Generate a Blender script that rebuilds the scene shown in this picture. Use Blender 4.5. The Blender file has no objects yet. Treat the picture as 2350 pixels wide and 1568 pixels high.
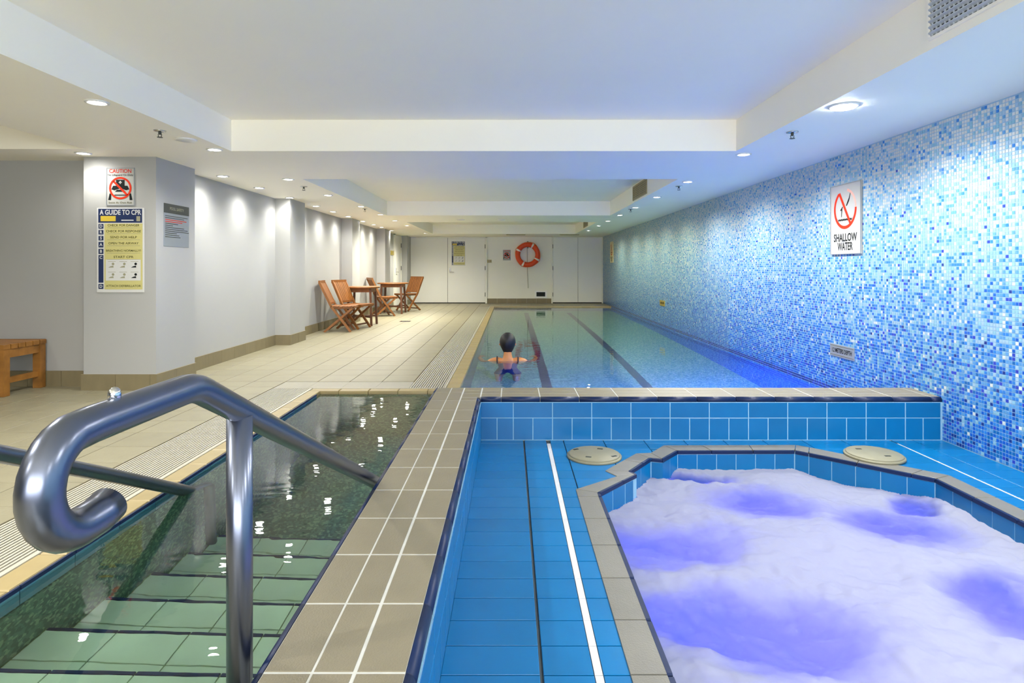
import bpy, math, random
import numpy as np
from mathutils import Matrix, Vector, noise
from mathutils.geometry import tessellate_polygon

random.seed(7); RNG = np.random.default_rng(7)
SC = bpy.context.scene
COL = SC.collection
PI = math.pi

# ------------------------------------------------------------------ camera, world, exposure
cam = bpy.data.cameras.new('camera'); cam_o = bpy.data.objects.new('camera', cam); COL.objects.link(cam_o)
cam_o.location = (0, 0, 1.02); cam_o.rotation_euler = (PI/2, 0, 0)
cam.sensor_width = 36.0; cam.lens = 36.0*1380/2350
cam.shift_x = 3/2350; cam.shift_y = -167/2350
cam.clip_start = 0.02; cam.clip_end = 100
SC.camera = cam_o
SC.view_settings.view_transform = 'Standard'; SC.view_settings.look = 'None'
SC.view_settings.gamma = 1.0; SC.view_settings.use_curve_mapping = False
SC.view_settings.exposure = 1.26
w = bpy.data.worlds.new('world'); SC.world = w; w.use_nodes = True
w.node_tree.nodes['Background'].inputs[0].default_value = (0.8, 0.85, 1, 1)
w.node_tree.nodes['Background'].inputs[1].default_value = 0.05
cy = SC.cycles
cy.max_bounces = 12; cy.diffuse_bounces = 6; cy.glossy_bounces = 5; cy.transmission_bounces = 8
cy.caustics_refractive = True; cy.caustics_reflective = True
cy.sample_clamp_indirect = 6.0; cy.blur_glossy = 0.5

LAMP_W = 72.0          # watts of an ordinary ceiling downlight
COOL, NEUT, WARM, YEL = (1.0, 0.985, 0.955), (1.0, 0.985, 0.94), (1.0, 0.96, 0.84), (1.0, 0.95, 0.60)
BLUE, VIOLET = (0.01, 0.08, 1.0), (0.20, 0.13, 1.0)

# ------------------------------------------------------------------ constants of the place
ZS = 1.96      # soffit
ZC = 2.21      # coffer top
XR = 2.72      # mosaic wall
XL = -3.15     # left wall
YF = 17.78     # far wall
ZW = -0.025    # water level
ZD = -0.06     # spa deck
ZK = 0.21      # kerb top

# ------------------------------------------------------------------ helpers
def lin(r, g, b):
    f = lambda c: (c/255/12.92) if c/255 <= 0.04045 else ((c/255+0.055)/1.055)**2.4
    return (f(r), f(g), f(b), 1.0)

class MB:
    def __init__(s): s.v = []; s.f = []; s.m = []; s.smooth = False
    def add(s, vs, fs, mi=0):
        o = len(s.v); s.v += [tuple(p) for p in vs]
        for f in fs: s.f.append(tuple(i+o for i in f)); s.m.append(mi)
        return s
    def box(s, x0, x1, y0, y1, z0, z1, mi=0):
        return s.add([(x0,y0,z0),(x1,y0,z0),(x1,y1,z0),(x0,y1,z0),(x0,y0,z1),(x1,y0,z1),(x1,y1,z1),(x0,y1,z1)],
              [(0,3,2,1),(4,5,6,7),(0,1,5,4),(1,2,6,5),(2,3,7,6),(3,0,4,7)], mi)
    def quad(s, a, b, c, d, mi=0): return s.add([a,b,c,d], [(0,1,2,3)], mi)
    def prism(s, poly, z0, z1, ch=0.0, mi=0):
        n = len(poly)
        area = sum(poly[i][0]*poly[(i+1)%n][1]-poly[(i+1)%n][0]*poly[i][1] for i in range(n))
        if area < 0: poly = poly[::-1]
        v = [(p[0],p[1],z0) for p in poly]; f = []
        if ch > 0:
            cx = sum(p[0] for p in poly)/n; cyy = sum(p[1] for p in poly)/n
            v += [(p[0],p[1],z1-ch) for p in poly]
            for p in poly:
                dx, dy = cx-p[0], cyy-p[1]; L = math.hypot(dx,dy) or 1
                k = min(ch*1.5, L*.4)/L
                v.append((p[0]+dx*k, p[1]+dy*k, z1))
            for i in range(n):
                j = (i+1)%n
                f += [(i,j,n+j,n+i),(n+i,n+j,2*n+j,2*n+i)]
            f.append(tuple(range(2*n,3*n)))
        else:
            v += [(p[0],p[1],z1) for p in poly]
            for i in range(n):
                j = (i+1)%n; f.append((i,j,n+j,n+i))
            f.append(tuple(range(n,2*n)))
        f.append(tuple(range(n))[::-1])
        return s.add(v, f, mi)
    def bar(s, a, b, wx, wy, up=(0,0,1), mi=0):
        """square bar from a to b, wx across 'side', wy along 'up-ish'"""
        a = Vector(a); b = Vector(b); d = (b-a).normalized(); u = Vector(up)
        if abs(d.dot(u)) > .98: u = Vector((0,1,0))
        sd = d.cross(u).normalized(); u2 = sd.cross(d).normalized()
        vs = []
        for p in (a, b):
            for i, j in ((-1,-1),(1,-1),(1,1),(-1,1)): vs.append(p+sd*(i*wx/2)+u2*(j*wy/2))
        return s.add(vs, [(0,1,2,3),(7,6,5,4),(0,4,5,1),(1,5,6,2),(2,6,7,3),(3,7,4,0)], mi)
    def tube(s, path, r, seg=16, cap=True, mi=0):
        P = [Vector(p) for p in path]; n = len(P); vs = []; fs = []
        t0 = (P[1]-P[0]).normalized()
        u = Vector((1,0,0)) if abs(t0.x) < .9 else Vector((0,1,0))
        u = (u - t0*u.dot(t0)).normalized()
        for i in range(n):
            t = (P[min(i+1,n-1)]-P[max(i-1,0)]).normalized()
            u = (u - t*u.dot(t)).normalized(); v = t.cross(u)
            rr = r[i] if isinstance(r, (list, tuple)) else r
            for k in range(seg):
                a = 2*PI*k/seg; vs.append(P[i]+u*(math.cos(a)*rr)+v*(math.sin(a)*rr))
        for i in range(n-1):
            for k in range(seg):
                k2 = (k+1)%seg; fs.append((i*seg+k, i*seg+k2, (i+1)*seg+k2, (i+1)*seg+k))
        if cap: fs += [tuple(range(seg))[::-1], tuple(range((n-1)*seg, n*seg))]
        return s.add(vs, fs, mi)
    def lathe(s, prof, seg=24, c=(0,0,0), mi=0):
        vs = []; fs = []; n = len(prof)
        for r, z in prof:
            for k in range(seg):
                a = 2*PI*k/seg; vs.append((c[0]+r*math.cos(a), c[1]+r*math.sin(a), c[2]+z))
        for i in range(n-1):
            for k in range(seg):
                k2 = (k+1)%seg; fs.append((i*seg+k, i*seg+k2, (i+1)*seg+k2, (i+1)*seg+k))
        fs += [tuple(range(seg))[::-1], tuple(range((n-1)*seg, n*seg))]
        return s.add(vs, fs, mi)
    def xform(s, M): s.v = [tuple(M @ Vector(p)) for p in s.v]; return s
    def mesh(s, name, mats, smooth=False):
        me = bpy.data.meshes.new(name); me.from_pydata(s.v, [], s.f)
        for m in (mats if isinstance(mats, (list, tuple)) else [mats]): me.materials.append(m)
        if len(set(s.m)) > 1: me.polygons.foreach_set('material_index', s.m)
        if smooth: me.polygons.foreach_set('use_smooth', [True]*len(me.polygons))
        me.update(); return me

def tagm(o, label=None, cat=None, group=None, kind=None):
    if label: o['label'] = label
    if cat: o['category'] = cat
    if group: o['group'] = group
    if kind: o['kind'] = kind
    return o
def link(name, data, parent=None, loc=None, **k):
    o = bpy.data.objects.new(name, data); COL.objects.link(o)
    if parent: o.parent = parent
    if loc: o.location = loc
    return tagm(o, **k)
def obj(name, mb, mats, parent=None, smooth=False, loc=None, **k):
    return link(name, mb.mesh(name, mats, smooth), parent, loc, **k)
def empty(name, loc=(0,0,0), rz=0, **k):
    o = link(name, None, **k); o.location = loc; o.rotation_euler = (0,0,rz); o.empty_display_size = .1; return o
def struct(name, mb, mats, parent=None, **k): return obj(name, mb, mats, parent, kind='structure', **k)
def copy_tree(o, parent=None):
    c = o.copy(); COL.objects.link(c)
    if parent: c.parent = parent
    for ch in list(o.children): copy_tree(ch, c)
    return c

_tile_cache = {}
def tile_mesh(w, d, h, mats, ch=0.0015, key='tile'):
    k = (round(w,4), round(d,4), round(h,4), key)
    if k not in _tile_cache:
        m = MB().prism([(0,0),(w,0),(w,d),(0,d)], 0, h, ch)
        _tile_cache[k] = m.mesh(key, mats)
    return _tile_cache[k]

# ------------------------------------------------------------------ materials
def principled(name, color, rough=.5, metal=0, spec=.5, coat=0):
    m = bpy.data.materials.new(name); m.use_nodes = True
    b = m.node_tree.nodes['Principled BSDF']
    b.inputs['Base Color'].default_value = color; b.inputs['Roughness'].default_value = rough
    b.inputs['Metallic'].default_value = metal; b.inputs['Specular IOR Level'].default_value = spec
    b.inputs['Coat Weight'].default_value = coat
    return m
def vary(m, color, amt=.12, scale=6, rnd=.10, bump=0, bscale=60, stretch=(1,1,1), rough=None):
    """procedural mottling (object coordinates) and per-object variation of the base colour"""
    nt = m.node_tree; N = nt.nodes; L = nt.links; b = N['Principled BSDF']
    tc = N.new('ShaderNodeTexCoord'); mp = N.new('ShaderNodeMapping'); mp.inputs['Scale'].default_value = stretch
    geo = N.new('ShaderNodeNewGeometry')
    L.new(geo.outputs['Position'], mp.inputs['Vector'])
    nz = N.new('ShaderNodeTexNoise'); nz.inputs['Scale'].default_value = scale; nz.inputs['Detail'].default_value = 5
    L.new(mp.outputs[0], nz.inputs['Vector'])
    oi = N.new('ShaderNodeObjectInfo')
    mr = N.new('ShaderNodeMapRange'); mr.inputs[1].default_value = .3; mr.inputs[2].default_value = .7
    mr.inputs[3].default_value = 1-amt; mr.inputs[4].default_value = 1+amt
    L.new(nz.outputs[0], mr.inputs[0])
    mr2 = N.new('ShaderNodeMapRange'); mr2.inputs[3].default_value = 1-rnd; mr2.inputs[4].default_value = 1+rnd
    L.new(oi.outputs['Random'], mr2.inputs[0])
    mu = N.new('ShaderNodeMath'); mu.operation = 'MULTIPLY'; L.new(mr.outputs[0], mu.inputs[0]); L.new(mr2.outputs[0], mu.inputs[1])
    vm = N.new('ShaderNodeVectorMath'); vm.operation = 'SCALE'; vm.inputs[0].default_value = color[:3]
    L.new(mu.outputs[0], vm.inputs['Scale']); L.new(vm.outputs[0], b.inputs['Base Color'])
    if bump:
        n2 = N.new('ShaderNodeTexNoise'); n2.inputs['Scale'].default_value = bscale; n2.inputs['Detail'].default_value = 4
        L.new(mp.outputs[0], n2.inputs['Vector'])
        bp = N.new('ShaderNodeBump'); bp.inputs['Strength'].default_value = bump; bp.inputs['Distance'].default_value = .004
        L.new(n2.outputs[0], bp.inputs['Height']); L.new(bp.outputs[0], b.inputs['Normal'])
    return m
def vmat(name, rgb, rough=.5, metal=0, spec=.5, **k):
    c = lin(*rgb); return vary(principled(name, c, rough, metal, spec), c, **k)

M = {}
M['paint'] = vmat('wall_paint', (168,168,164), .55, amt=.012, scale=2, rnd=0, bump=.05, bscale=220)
M['ceil'] = vmat('ceiling_paint', (252,247,230), .6, amt=.012, scale=1.5, rnd=0)
M['slateblue'] = vmat('near_wall_paint', (120,140,170), .5, amt=.02, scale=3, rnd=0)
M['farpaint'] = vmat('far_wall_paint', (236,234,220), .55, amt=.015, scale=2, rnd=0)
M['door'] = vmat('door_paint', (232,231,222), .4, amt=.01, scale=2, rnd=.01)
M['gap'] = principled('dark_gap', lin(40,38,34), .8)
M['deck'] = vmat('deck_tile', (134,128,104), .42, amt=.05, scale=9, rnd=.045, bump=.25, bscale=70)
M['deckgrout'] = vmat('deck_grout', (120,104,76), .8, amt=.1, scale=20, rnd=0)
M['base'] = vmat('skirting_tile', (124,113,84), .5, amt=.07, scale=14, rnd=.05, stretch=(1,1,.4))
M['kerbtile'] = vmat('kerb_tile', (127,119,98), .45, amt=.05, scale=12, rnd=.04, bump=.3, bscale=260)
M['kerbgrey'] = vmat('spa_coping_tile', (112,109,99), .38, amt=.05, scale=12, rnd=.04, bump=.3, bscale=260)
M['navy'] = vmat('navy_glaze', (14,32,68), .42, spec=.3, amt=.06, scale=10, rnd=.06)
M['whitegrout'] = vmat('white_grout', (190,190,182), .8, amt=.06, scale=30, rnd=0)
M['bluegrout'] = vmat('blue_wall_grout', (126,168,192), .7, amt=.05, scale=30, rnd=0)
M['spagrout'] = vmat('spa_deck_grout', (48,60,66), .8, amt=.25, scale=9, rnd=0)
M['blue'] = vmat('blue_tile', (0,99,152), .30, spec=.5, amt=.05, scale=9, rnd=.06, bump=.08, bscale=30)
M['strip'] = vmat('white_strip', (196,196,196), .4, amt=.06, scale=20, rnd=.03)
M['yelcoping'] = vmat('pool_coping_tile', (150,133,90), .4, amt=.05, scale=12, rnd=.05)
M['grate'] = vmat('grating_plastic', (172,167,150), .45, amt=.03, scale=20, rnd=.02)
M['gutter'] = principled('gutter_dark', lin(84,78,64), .8)
M['step'] = vmat('step_tile', (184,208,180), .35, amt=.05, scale=8, rnd=.05)
M['stepgrout'] = vmat('step_grout', (120,140,80), .8, amt=.1, scale=20, rnd=0)
M['aqua'] = vmat('waterline_tile', (70,124,144), .25, amt=.05, scale=8, rnd=.05)
M['steel'] = principled('brushed_steel', lin(116,122,138), .29, 1.0)
M['hinge'] = principled('hinge_grey', lin(120,120,112), .7)
M['chrome'] = principled('chrome', lin(205,205,205), .15, 1.0)
M['white'] = principled('white_plastic', lin(236,236,232), .35)
M['lampring'] = principled('lamp_ring', lin(225,225,222), .3)
M['slat'] = principled('vent_slat', lin(190,196,200), .45)
M['slatwarm'] = principled('vent_slat_warm', lin(176,164,120), .5)
M['ventdark'] = principled('vent_recess', lin(62,66,66), .8)
M['ventblack'] = principled('vent_black', lin(26,34,26), .7)
M['teak'] = vary(principled('teak', lin(134,84,38), .45), lin(134,84,38), amt=.22, scale=14, rnd=.08, stretch=(1,1,.25))
M['teakdark'] = vary(principled('teak_dark', lin(96,58,34), .5), lin(96,58,34), amt=.2, scale=14, rnd=.08)
M['bench'] = vary(principled('bench_teak', lin(146,98,40), .45), lin(146,98,40), amt=.3, scale=10, rnd=.08, stretch=(.2,1,1))
M['orange'] = vmat('ring_orange', (222,74,22), .5, amt=.06, scale=20, rnd=0)
M['ringband'] = principled('ring_band', lin(240,232,226), .4)
M['rope'] = principled('rope', lin(232,150,96), .7)
M['cord'] = principled('cord_grey', lin(176,172,150), .7)
M['lid'] = vmat('lid_plastic', (128,124,100), .5, amt=.05, scale=18, rnd=.04, bump=.2, bscale=300)
M['ink_red'] = principled('print_red', lin(206,52,28), .7, spec=.1)
M['ink_black'] = principled('print_black', lin(28,32,32), .7, spec=.1)
M['ink_navy'] = principled('print_navy', lin(28,44,84), .4)
M['ink_yellow'] = principled('print_yellow', lin(196,188,122), .4)
M['ink_gold'] = principled('print_gold', lin(206,180,62), .4)
M['ink_white'] = principled('print_white', lin(206,206,202), .35)
M['ink_grey'] = principled('print_grey', lin(150,148,120), .5)
M['ink_olive'] = principled('print_olive', lin(92,90,44), .5)
M['sign'] = principled('sign_white', lin(176,176,170), .6, spec=.2)
M['signcream'] = principled('sign_cream', lin(226,214,160), .35)
M['signgrey'] = principled('sign_silver', lin(146,152,156), .35, .2)
M['signdark'] = principled('sign_dark', lin(58,62,56), .4)
M['brass'] = principled('brass', lin(190,170,80), .35, .6)
M['skin'] = vmat('skin', (190,124,66), .5, amt=.05, scale=10, rnd=0)
M['hair'] = vmat('hair', (15,12,10), .5, amt=.3, scale=60, rnd=0, bump=.5, bscale=90, stretch=(3,3,.4))
M['suit'] = vmat('swimsuit', (6,26,66), .5, amt=.15, scale=8, rnd=0)
M['strap'] = principled('swimsuit_strap', lin(40,20,26), .6)

def speckle(name, c1, c2, c3, scale):
    m = principled(name, c1, .45); nt = m.node_tree; N = nt.nodes; L = nt.links
    g = N.new('ShaderNodeNewGeometry'); vo = N.new('ShaderNodeTexVoronoi'); vo.inputs['Scale'].default_value = scale
    L.new(g.outputs['Position'], vo.inputs['Vector'])
    sp = N.new('ShaderNodeSeparateColor'); L.new(vo.outputs['Color'], sp.inputs[0])
    r = N.new('ShaderNodeValToRGB'); L.new(sp.outputs[0], r.inputs[0])
    r.color_ramp.interpolation = 'CONSTANT'
    r.color_ramp.elements[0].color = c1; r.color_ramp.elements[1].position = .4; r.color_ramp.elements[1].color = c2
    e = r.color_ramp.elements.new(.78); e.color = c3
    L.new(r.outputs[0], N['Principled BSDF'].inputs['Base Color'])
    return m
M['pebble'] = speckle('pool_pebble', lin(72,112,90), lin(48,84,68), lin(112,146,112), 70)
M['pebblefloor'] = speckle('pool_floor_pebble', lin(128,178,140), lin(100,154,124), lin(162,196,160), 60)
M['lane'] = vmat('lane_tile', (26,48,78), .4, amt=.1, scale=10, rnd=0)
M['poolblue'] = speckle('pool_wall_mosaic', lin(40,110,190), lin(24,80,170), lin(90,160,215), 70)

def emit(name, color, s):
    m = bpy.data.materials.new(name); m.use_nodes = True; N = m.node_tree.nodes
    N.remove(N['Principled BSDF']); e = N.new('ShaderNodeEmission'); e.inputs[0].default_value = (*color[:3],1); e.inputs[1].default_value = s
    m.node_tree.links.new(e.outputs[0], N['Material Output'].inputs[0]); return m
M['lens'] = emit('lamp_lens', (1,.98,.95), 26)
M['lensbright'] = emit('lamp_lens_bright', (.96,.98,1), 60)
M['fillpane'] = emit('frosted_fill_pane', (.97,.98,1.0), 5.6)  # glow of the added window, a cool fill from behind the camera
M['poollens'] = emit('pool_lamp_lens', (.25,.2,1), 30)

def water_mat():
    m = bpy.data.materials.new('pool_water'); m.use_nodes = True; nt = m.node_tree; N = nt.nodes; L = nt.links
    b = N['Principled BSDF']; b.inputs['Base Color'].default_value = (.80,.97,.93,1); b.inputs['Roughness'].default_value = .0
    b.inputs['Transmission Weight'].default_value = 1; b.inputs['IOR'].default_value = 1.33
    g = N.new('ShaderNodeNewGeometry')
    mp = N.new('ShaderNodeMapping'); mp.inputs['Scale'].default_value = (1.6,3.2,1); L.new(g.outputs['Position'], mp.inputs[0])
    n1 = N.new('ShaderNodeTexNoise'); n1.inputs['Scale'].default_value = 2.2; n1.inputs['Detail'].default_value = 2.5; n1.inputs['Roughness'].default_value = .5
    L.new(mp.outputs[0], n1.inputs['Vector'])
    n2 = N.new('ShaderNodeTexNoise'); n2.inputs['Scale'].default_value = 9; n2.inputs['Detail'].default_value = 1
    L.new(mp.outputs[0], n2.inputs['Vector'])
    a = N.new('ShaderNodeMath'); a.operation = 'MULTIPLY_ADD'; a.inputs[1].default_value = .10
    L.new(n2.outputs[0], a.inputs[0]); L.new(n1.outputs[0], a.inputs[2])
    bp = N.new('ShaderNodeBump'); bp.inputs['Strength'].default_value = 1; bp.inputs['Distance'].default_value = .0016
    L.new(a.outputs[0], bp.inputs['Height']); L.new(bp.outputs[0], b.inputs['Normal'])
    return m
M['water'] = water_mat()

def foam_mat():
    m = bpy.data.materials.new('spa_foam'); m.use_nodes = True; nt = m.node_tree; N = nt.nodes; L = nt.links
    N.remove(N['Principled BSDF'])
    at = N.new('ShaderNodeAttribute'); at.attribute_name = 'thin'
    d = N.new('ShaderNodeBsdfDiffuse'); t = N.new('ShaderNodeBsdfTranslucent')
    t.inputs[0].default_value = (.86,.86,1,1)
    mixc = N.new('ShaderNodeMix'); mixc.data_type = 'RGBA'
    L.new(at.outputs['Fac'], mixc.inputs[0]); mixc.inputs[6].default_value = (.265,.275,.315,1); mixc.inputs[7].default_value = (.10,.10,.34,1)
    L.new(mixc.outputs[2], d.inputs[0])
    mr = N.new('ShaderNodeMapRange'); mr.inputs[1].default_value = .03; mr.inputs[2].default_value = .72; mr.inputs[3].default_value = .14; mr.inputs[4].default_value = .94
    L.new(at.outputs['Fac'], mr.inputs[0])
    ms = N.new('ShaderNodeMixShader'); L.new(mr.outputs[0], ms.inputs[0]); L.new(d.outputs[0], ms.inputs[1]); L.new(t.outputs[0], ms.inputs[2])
    g = N.new('ShaderNodeNewGeometry'); n = N.new('ShaderNodeTexNoise'); n.inputs['Scale'].default_value = 40; n.inputs['Detail'].default_value = 5
    L.new(g.outputs['Position'], n.inputs['Vector'])
    bp = N.new('ShaderNodeBump'); bp.inputs['Strength'].default_value = .12; bp.inputs['Distance'].default_value = .01
    L.new(n.outputs[0], bp.inputs['Height']); L.new(bp.outputs[0], d.inputs['Normal'])
    L.new(ms.outputs[0], N['Material Output'].inputs[0]); return m
M['foam'] = foam_mat()

def mosaic_mat():
    m = principled('mosaic_glass', (1,1,1,1), .25); nt = m.node_tree
    at = nt.nodes.new('ShaderNodeAttribute'); at.attribute_name = 'tile_color'
    nt.links.new(at.outputs['Color'], nt.nodes['Principled BSDF'].inputs['Base Color']); return m
M['mosaic'] = mosaic_mat()
M['mosgrout'] = principled('mosaic_grout', lin(142,180,208), .7)

# ================================================================== ROOM SHELL
# ---- ceiling: dropped soffit with four coffers
coffers = [(-2.23,1.80,-1.9,4.80), (-2.18,1.755,6.30,10.6), (-2.10,1.74,12.12,16.2), (-6.0,-3.34,-1.0,4.72)]
bm = MB()
xs = sorted(set([-6.6, XR+.05] + [c[0] for c in coffers] + [c[1] for c in coffers]))
ys = sorted(set([-2.6, YF+.05] + [c[2] for c in coffers] + [c[3] for c in coffers]))
for i in range(len(xs)-1):
    for j in range(len(ys)-1):
        mx, my = (xs[i]+xs[i+1])/2, (ys[j]+ys[j+1])/2
        if any(c[0]<mx<c[1] and c[2]<my<c[3] for c in coffers): continue
        bm.quad((xs[i],ys[j],ZS),(xs[i],ys[j+1],ZS),(xs[i+1],ys[j+1],ZS),(xs[i+1],ys[j],ZS))
for x0,x1,y0,y1 in coffers:
    bm.quad((x0,y0,ZC),(x0,y1,ZC),(x1,y1,ZC),(x1,y0,ZC))
    bm.quad((x0,y0,ZS),(x0,y0,ZC),(x1,y0,ZC),(x1,y0,ZS)); bm.quad((x0,y1,ZS),(x1,y1,ZS),(x1,y1,ZC),(x0,y1,ZC))
    bm.quad((x0,y0,ZS),(x0,y1,ZS),(x0,y1,ZC),(x0,y0,ZC)); bm.quad((x1,y0,ZS),(x1,y0,ZC),(x1,y1,ZC),(x1,y1,ZS))
bm.box(-6.6, XR+.05, -2.6, YF+.05, ZC+.02, ZC+.12)
struct('ceiling', bm, M['ceil'])

# ---- walls
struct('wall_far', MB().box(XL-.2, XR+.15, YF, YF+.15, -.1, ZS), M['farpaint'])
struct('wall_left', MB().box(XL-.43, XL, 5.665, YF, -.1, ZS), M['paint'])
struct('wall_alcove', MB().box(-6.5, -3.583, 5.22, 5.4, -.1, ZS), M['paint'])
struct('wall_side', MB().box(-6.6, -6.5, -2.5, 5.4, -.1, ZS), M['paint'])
struct('wall_near', MB().box(-6.6,-2.2,-2.6,-2.5,-.1,ZS).box(2.2,XR+.15,-2.6,-2.5,-.1,ZS).box(-2.2,2.2,-2.6,-2.5,-.1,.72).box(-2.2,2.2,-2.6,-2.5,1.86,ZS), M['slateblue'])
# added window behind the camera, unseen; its glowing panes brighten the near ceiling
win = empty('fill_window_1', kind='structure', label='added unseen frosted window in the end wall')
for k in range(4):
    x0 = -2.2+1.1*k
    obj('fill_window_pane', MB().box(x0+.03, x0+1.07, -2.57, -2.555, .75, 1.83), M['fillpane'], win)
obj('fill_window_frame', MB().box(-2.2,2.2,-2.59,-2.51,.72,.75).box(-2.2,2.2,-2.59,-2.51,1.83,1.86).box(-2.2,-2.17,-2.59,-2.51,.75,1.83).box(2.17,2.2,-2.59,-2.51,.75,1.83), M['white'], win)
for x0 in (-1.1,0,1.1): obj('mullion', MB().box(x0-.03,x0+.03,-2.59,-2.51,.75,1.83), M['white'], win)
pil = []
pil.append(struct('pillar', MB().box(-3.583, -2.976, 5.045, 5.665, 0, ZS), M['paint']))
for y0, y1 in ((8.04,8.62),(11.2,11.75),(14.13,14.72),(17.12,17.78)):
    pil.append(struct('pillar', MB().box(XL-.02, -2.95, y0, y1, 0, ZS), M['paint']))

# ---- skirting tiles, piece by piece
def skirt(name, segs, par_label=None, H=.135, P=.29):
    root = empty(name, kind='structure')
    for (ax, ay, bx, by, nx, ny) in segs:
        L = math.hypot(bx-ax, by-ay); n = max(1, math.ceil(L/P - .15)); 
        ux, uy = (bx-ax)/L, (by-ay)/L
        for k in range(n):
            s0 = k*P; s1 = min((k+1)*P, L)-.003
            if k == n-1: s1 = L
            if s1-s0 < .01: continue
            p = [(ax+ux*s0, ay+uy*s0), (ax+ux*s1, ay+uy*s1)]
            T = .014
            poly = [p[0], p[1], (p[1][0]+nx*T, p[1][1]+ny*T), (p[0][0]+nx*T, p[0][1]+ny*T)]
            obj('skirting_tile', MB().prism(poly, 0, H), M['base'], root)
    return root
skirt('baseboard_left', [(XL,5.665,XL,8.04,1,0),(XL,8.04,-2.936,8.04,0,-1),(-2.95,8.04,-2.95,8.62,1,0),(XL,8.62,XL,11.2,1,0),
    (XL,11.2,-2.936,11.2,0,-1),(-2.95,11.2,-2.95,11.75,1,0),(XL,11.75,XL,14.13,1,0),(XL,14.13,-2.936,14.13,0,-1),(-2.95,14.13,-2.95,14.72,1,0),
    (XL,14.72,XL,16.1,1,0),(-2.95,17.12,-2.95,17.78,1,0)])
skirt('baseboard_pillar', [(-3.597,5.045,-2.962,5.045,0,-1),(-2.976,5.045,-2.976,5.665,1,0)])
skirt('baseboard_alcove', [(-6.5,5.22,-3.583,5.22,0,-1)])
skirt('baseboard_far', [(-.69,YF,1.2,YF,0,-1)], H=.14)

# ---- doors on the far wall and the left wall
def leaf(name, x0, x1, z0, z1, ydep, parent): 
    return obj(name, MB().box(x0, x1, YF-ydep, YF, z0, z1), M['door'], parent)
def lever(parent, M4, flip=1):
    mb = MB().box(-.02,.02,-.02,.11,0,.008); mb.tube([(0,0,.005),(0,0,.045),(.02*flip,0,.05),(.12*flip,-.01,.05)], .009, 8)
    mb.tube([(0,.085,.004),(0,.085,.016)], .014, 10)
    o = obj('door_handle', mb.xform(M4), M['chrome'], parent); return o
def frame4(u, v, n, o):
    m = Matrix.Identity(4)
    for i, a in enumerate((u, v, n)):
        for r in range(3): m[r][i] = a[r]
    for r in range(3): m[r][3] = o[r]
    return m
FR = lambda o: frame4((1,0,0),(0,0,1),(0,-1,0),o)       # faces the camera
LW = lambda o: frame4((0,1,0),(0,0,1),(1,0,0),o)        # on a wall facing +X
RW = lambda o: frame4((0,-1,0),(0,0,1),(-1,0,0),o)      # on a wall facing -X

d1 = empty('door_1', kind='structure', label='white flush double door at the left end of the far wall')
d1.location = (0,0,0)
leaf('door_leaf', -2.965, -1.865, .025, 1.93, .03, d1); leaf_r = leaf('door_leaf', -1.855, -.755, .025, 1.93, .03, d1)
obj('door_frame', MB().box(-3.0,-2.97,YF-.045,YF,0,1.955).box(-.75,-.70,YF-.045,YF,0,1.955).box(-3.0,-.70,YF-.045,YF,1.935,1.957), M['farpaint'], d1)
obj('door_gap', MB().box(-2.97,-.75,YF-.012,YF-.001,.0,.03).box(-1.866,-1.854,YF-.012,YF-.001,.02,1.93), M['gap'], d1)
lever(leaf_r, FR((-1.79,YF-.03,.93)))
for z in (.20,.98,1.62): obj('hinge', MB().box(-.765,-.742,YF-.05,YF-.03,z,z+.12), M['hinge'], d1)
for z in (.98,1.62): obj('hinge', MB().box(-2.985,-2.962,YF-.05,YF-.03,z,z+.12), M['hinge'], d1)
d2 = empty('door_2', kind='structure', label='white cupboard doors beside the mosaic wall')
leaf('door_leaf', 1.245, 1.98, .03, 1.94, .03, d2); leaf('door_leaf', 1.988, 2.69, .03, 1.94, .03, d2)
obj('door_frame', MB().box(1.20,1.24,YF-.045,YF,0,1.957).box(2.694,2.72,YF-.045,YF,0,1.957).box(1.2,2.72,YF-.045,YF,1.942,1.957), M['farpaint'], d2)
obj('door_gap', MB().box(1.24,2.69,YF-.012,YF-.001,0,.03).box(1.979,1.989,YF-.012,YF-.001,.02,1.94), M['gap'], d2)
for z in (.20,.98,1.62): obj('hinge', MB().box(1.232,1.252,YF-.05,YF-.03,z,z+.12), M['hinge'], d2)
d3 = empty('door_3', kind='structure', label='white side door at the far end of the left wall')
leaf_s = obj('door_leaf', MB().box(XL,XL+.03,16.2,17.08,.02,1.93), M['door'], d3)
obj('door_frame', MB().box(XL,XL+.045,16.14,16.195,0,1.957).box(XL,XL+.045,17.085,17.12,0,1.957).box(XL,XL+.045,16.14,17.12,1.935,1.957), M['farpaint'], d3)
lever(leaf_s, LW((XL+.03,16.34,.93)))
for z in (.98,1.62): obj('hinge', MB().box(XL+.03,XL+.05,17.065,17.09,z,z+.12), M['hinge'], d3)

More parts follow.
